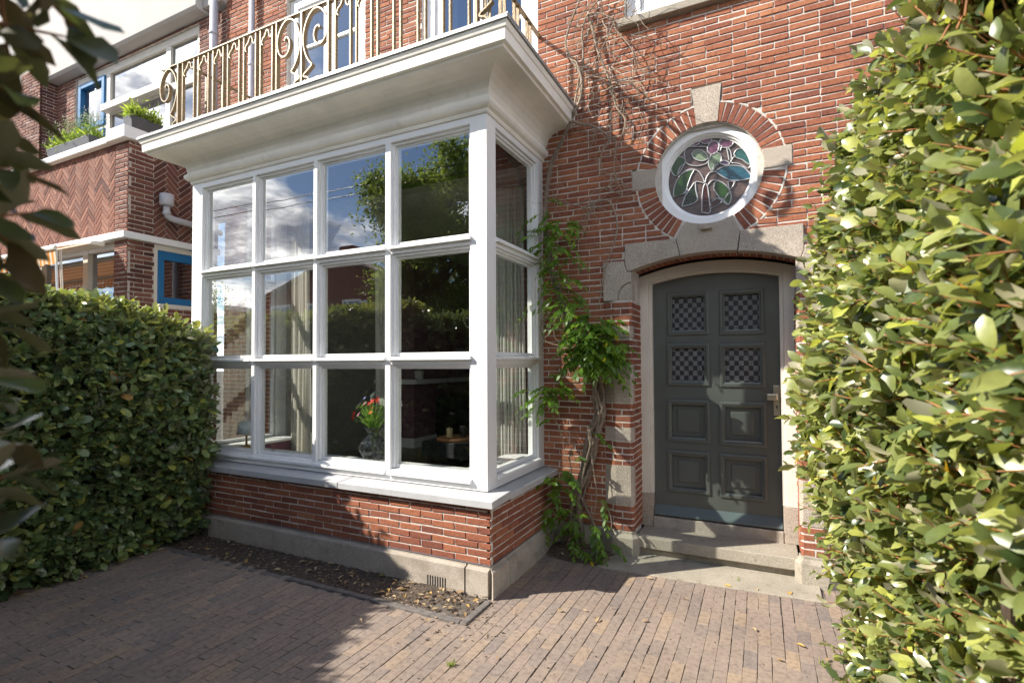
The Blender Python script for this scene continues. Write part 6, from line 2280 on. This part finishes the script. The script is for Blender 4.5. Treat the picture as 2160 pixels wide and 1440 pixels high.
for (x, y, z, gk, s) in spots:
    q = int(rng.integers(0, 5))
    if first[q]: o = proto[q]; first[q] = False
    else:
        o = proto[q].copy(); COL.objects.link(o)
    o.location = (x, y, z); o.rotation_euler = (rng.normal(0, 0.15), rng.normal(0, 0.15), rng.uniform(0, 2 * pi)); o.scale = (s, s, s)
    tag(o, GROUPS[gk][0], 'leaf', GROUPS[gk][1])

# weeds in the joints
rng = np.random.default_rng(160)
for px, py, lab in ((1555, 1227, 'small green weed in the joint at the edge of entrance slab'), (953, 1404, 'small grass tuft between pavers near the bottom edge of view'),
                    (805, 1215, 'small green weed in the soil strip by the plinth'), (1742, 1405, 'dry yellowish grass tuft beside the foot of right hedge')):
    d = ray(px, py); p = CAMP + d * (-1.8 / d[2])
    k = 26
    ds = np.stack([rng.normal(0, 0.6, k), rng.normal(0, 0.6, k), rng.uniform(0.3, 1, k)], 1)
    o = leaf_batch('weed', p + np.stack([rng.normal(0, 0.012, k), rng.normal(0, 0.012, k), np.full(k, 0.0)], 1), ds, rng.normal(0, 1, (k, 3)), rng.uniform(0.02, 0.055, k), np.full(k, 0.007), rng.random(k) * 0.8, 'lime_leaf' if py != 805 else 'wisteria_leaf', loc=tuple(p), hi=False)
    tag(o, lab, 'weed', 'weeds in the paving')

# ================================================================== ACROSS THE STREET (seen in the panes)
def far_house(name, label, x0, x1, y0, y1, zt, cols, roofz=None, ridge='x', seed=1, chim=()):
    t = thing(name, label, 'house', ((x0 + x1) / 2, y1, 0), 'houses across the street')
    mb = MB()
    mb.box(x0, x1, y0, y1, 0, zt)
    if roofz: mb.prism([(x0, zt), (x1, zt), ((x0 + x1) / 2, roofz)] if ridge == 'y' else [(x0, zt), (x1, zt), (x1, zt + 0.3), (x0, zt + 0.3)], lambda u, v, d: (u, d, v), y0, y1)
    mb.build('wall', 'far_brick', t)
    if roofz:
        mb = MB()
        xm = (x0 + x1) / 2
        for a, b in (((x0 - 0.3, zt - 0.15), (xm, roofz + 0.12)), ((x1 + 0.3, zt - 0.15), (xm, roofz + 0.12))):
            mb.prism([a, b, (b[0], b[1] + 0.22), (a[0], a[1] + 0.22)], lambda u, v, d: (u, d, v), y0 - 0.3, y1 + 0.3)
        rf = mb.build('roof', 'roof_tile', t)
        for cx_, cy_, cz_ in chim:
            m_ = MB(); m_.box(cx_ - 0.45, cx_ + 0.45, cy_ - 0.4, cy_ + 0.4, zt - 1, cz_); m_.box(cx_ - 0.52, cx_ + 0.52, cy_ - 0.47, cy_ + 0.47, cz_, cz_ + 0.2)
            m_.build('chimney', 'far_brick', rf)
    else:
        mb = MB(); mb.box(x0 - 0.3, x1 + 0.3, y0, y1 + 0.45, zt, zt + 0.35); mb.build('roof', 'white_paint', t)
    nst = max(1, int(zt // 3))
    for r in range(nst):
        for c in range(cols):
            w = (x1 - x0) / cols
            a = x0 + w * (c + 0.22); b = x0 + w * (c + 0.78)
            z0 = 0.9 + r * 3.0
            m_ = MB()
            m_.box(a, b, y1 + 0.002, y1 + 0.08, z0, z0 + 0.12); m_.box(a, b, y1 + 0.002, y1 + 0.08, z0 + 1.6, z0 + 1.75)
            m_.box(a, a + 0.12, y1 + 0.002, y1 + 0.08, z0 + 0.12, z0 + 1.6); m_.box(b - 0.12, b, y1 + 0.002, y1 + 0.08, z0 + 0.12, z0 + 1.6)
            m_.box((a + b) / 2 - 0.05, (a + b) / 2 + 0.05, y1 + 0.002, y1 + 0.08, z0 + 0.12, z0 + 1.6)
            wn = m_.build('window', 'white_paint', t)
            m_ = MB(); m_.add([(a + 0.1, y1 + 0.03, z0 + 0.1), (a + 0.1, y1 + 0.03, z0 + 1.62), (b - 0.1, y1 + 0.03, z0 + 1.62), (b - 0.1, y1 + 0.03, z0 + 0.1)], [(0, 1, 2, 3)])
            m_.build('pane', 'far_glass', wn)
    return t


far_house('terraced_house', 'gabled dark brick house with chimney, mirrored in third column of panes', -30, -17.3, -26, -16.3, 6.0, 4, 8.2, 'y', 1, ((-23.4, -17.5, 8.9),))
far_house('terraced_house', 'flat roofed brick house with white windows mirrored beside the tree trunk', -16.9, 4.0, -34, -24.3, 6.4, 7, None, 'y', 2)
far_house('terraced_house', 'tall flat roofed brick house across the street behind the camera', -13.5, 11.0, -24, -17.5, 9.4, 7, None, 'y', 3)
far_house('terraced_house', 'long low brick house far down the street at left', -95, -39.0, -30, -17, 6.2, 12, None, 'y', 4)


def tree(label, x, y, h, cr_, cz0, seed, n_):
    rng = np.random.default_rng(seed)
    t = thing('street_tree', label, 'tree', (x, y, 0), 'street trees')
    mb = MB()
    mb.tube([(x, y, 0), (x + 0.05, y, cz0 * 0.5), (x - 0.05, y + 0.1, cz0), (x + 0.1, y, h * 0.6), (x, y, h * 0.92)], [0.36, 0.28, 0.24, 0.16, 0.04], 12)
    cl = []
    for i in range(34):
        z0 = rng.uniform(cz0 * 0.9, h * 0.75)
        th = rng.uniform(0, 2 * pi)
        rr = cr_ * sin(pi * min(0.95, max(0.22, (z0 - cz0 * 0.6) / (h - cz0 * 0.6)))) ** 0.6 * rng.uniform(0.55, 1.0)
        tip = np.array((x + rr * cos(th), y + rr * sin(th), z0 + rr * rng.uniform(0.2, 0.7)))
        mid = np.array((x + rr * 0.45 * cos(th), y + rr * 0.45 * sin(th), z0 + rr * 0.25))
        mb.tube([(x, y, z0 - 0.3), tuple(mid), tuple(tip)], [0.10, 0.06, 0.015], 6)
        for s in range(4): cl.append(mid + (tip - mid) * rng.uniform(0.1, 1.1) + rng.normal(0, 0.5, 3))
        cl.append(tip)
    mb.build('trunk', 'bark', t, True)
    cl = np.array(cl)
    k = n_
    c = cl[rng.integers(0, len(cl), k)]
    pos = c + rng.normal(0, 0.42, (k, 3))
    leaf_batch('crown', pos, rng.normal(0, 1, (k, 3)) - np.array((0, 0, 0.4)), rng.normal(0, 0.6, (k, 3)) + np.array((0, 0, 1)), rng.uniform(0.11, 0.20, k), rng.uniform(0.08, 0.14, k), rng.random(k), 'tree_leaf', t, hi=False)


tree('broad leafy street tree mirrored in the right hand top panes', -13.3, -12.6, 14.0, 3.5, 3.0, 150, 85000)
tree('smaller street tree mirrored low in the leftmost top pane', -37.5, -16.0, 9.5, 2.6, 3.6, 151, 3500)
mb = MB()
for dz in (0.0, 0.35):
    pts = [(-60 + 90 * k / 24, -10.0, 10.6 + dz - 1.2 * (1 - ((k - 12) / 12) ** 2)) for k in range(25)]
    mb.tube(pts, 0.02, 5)
tag(mb.build('overhead_wire', 'black_iron', loc=(-15, -10, 10)), 'pair of thin overhead wires strung along the street', 'wire')
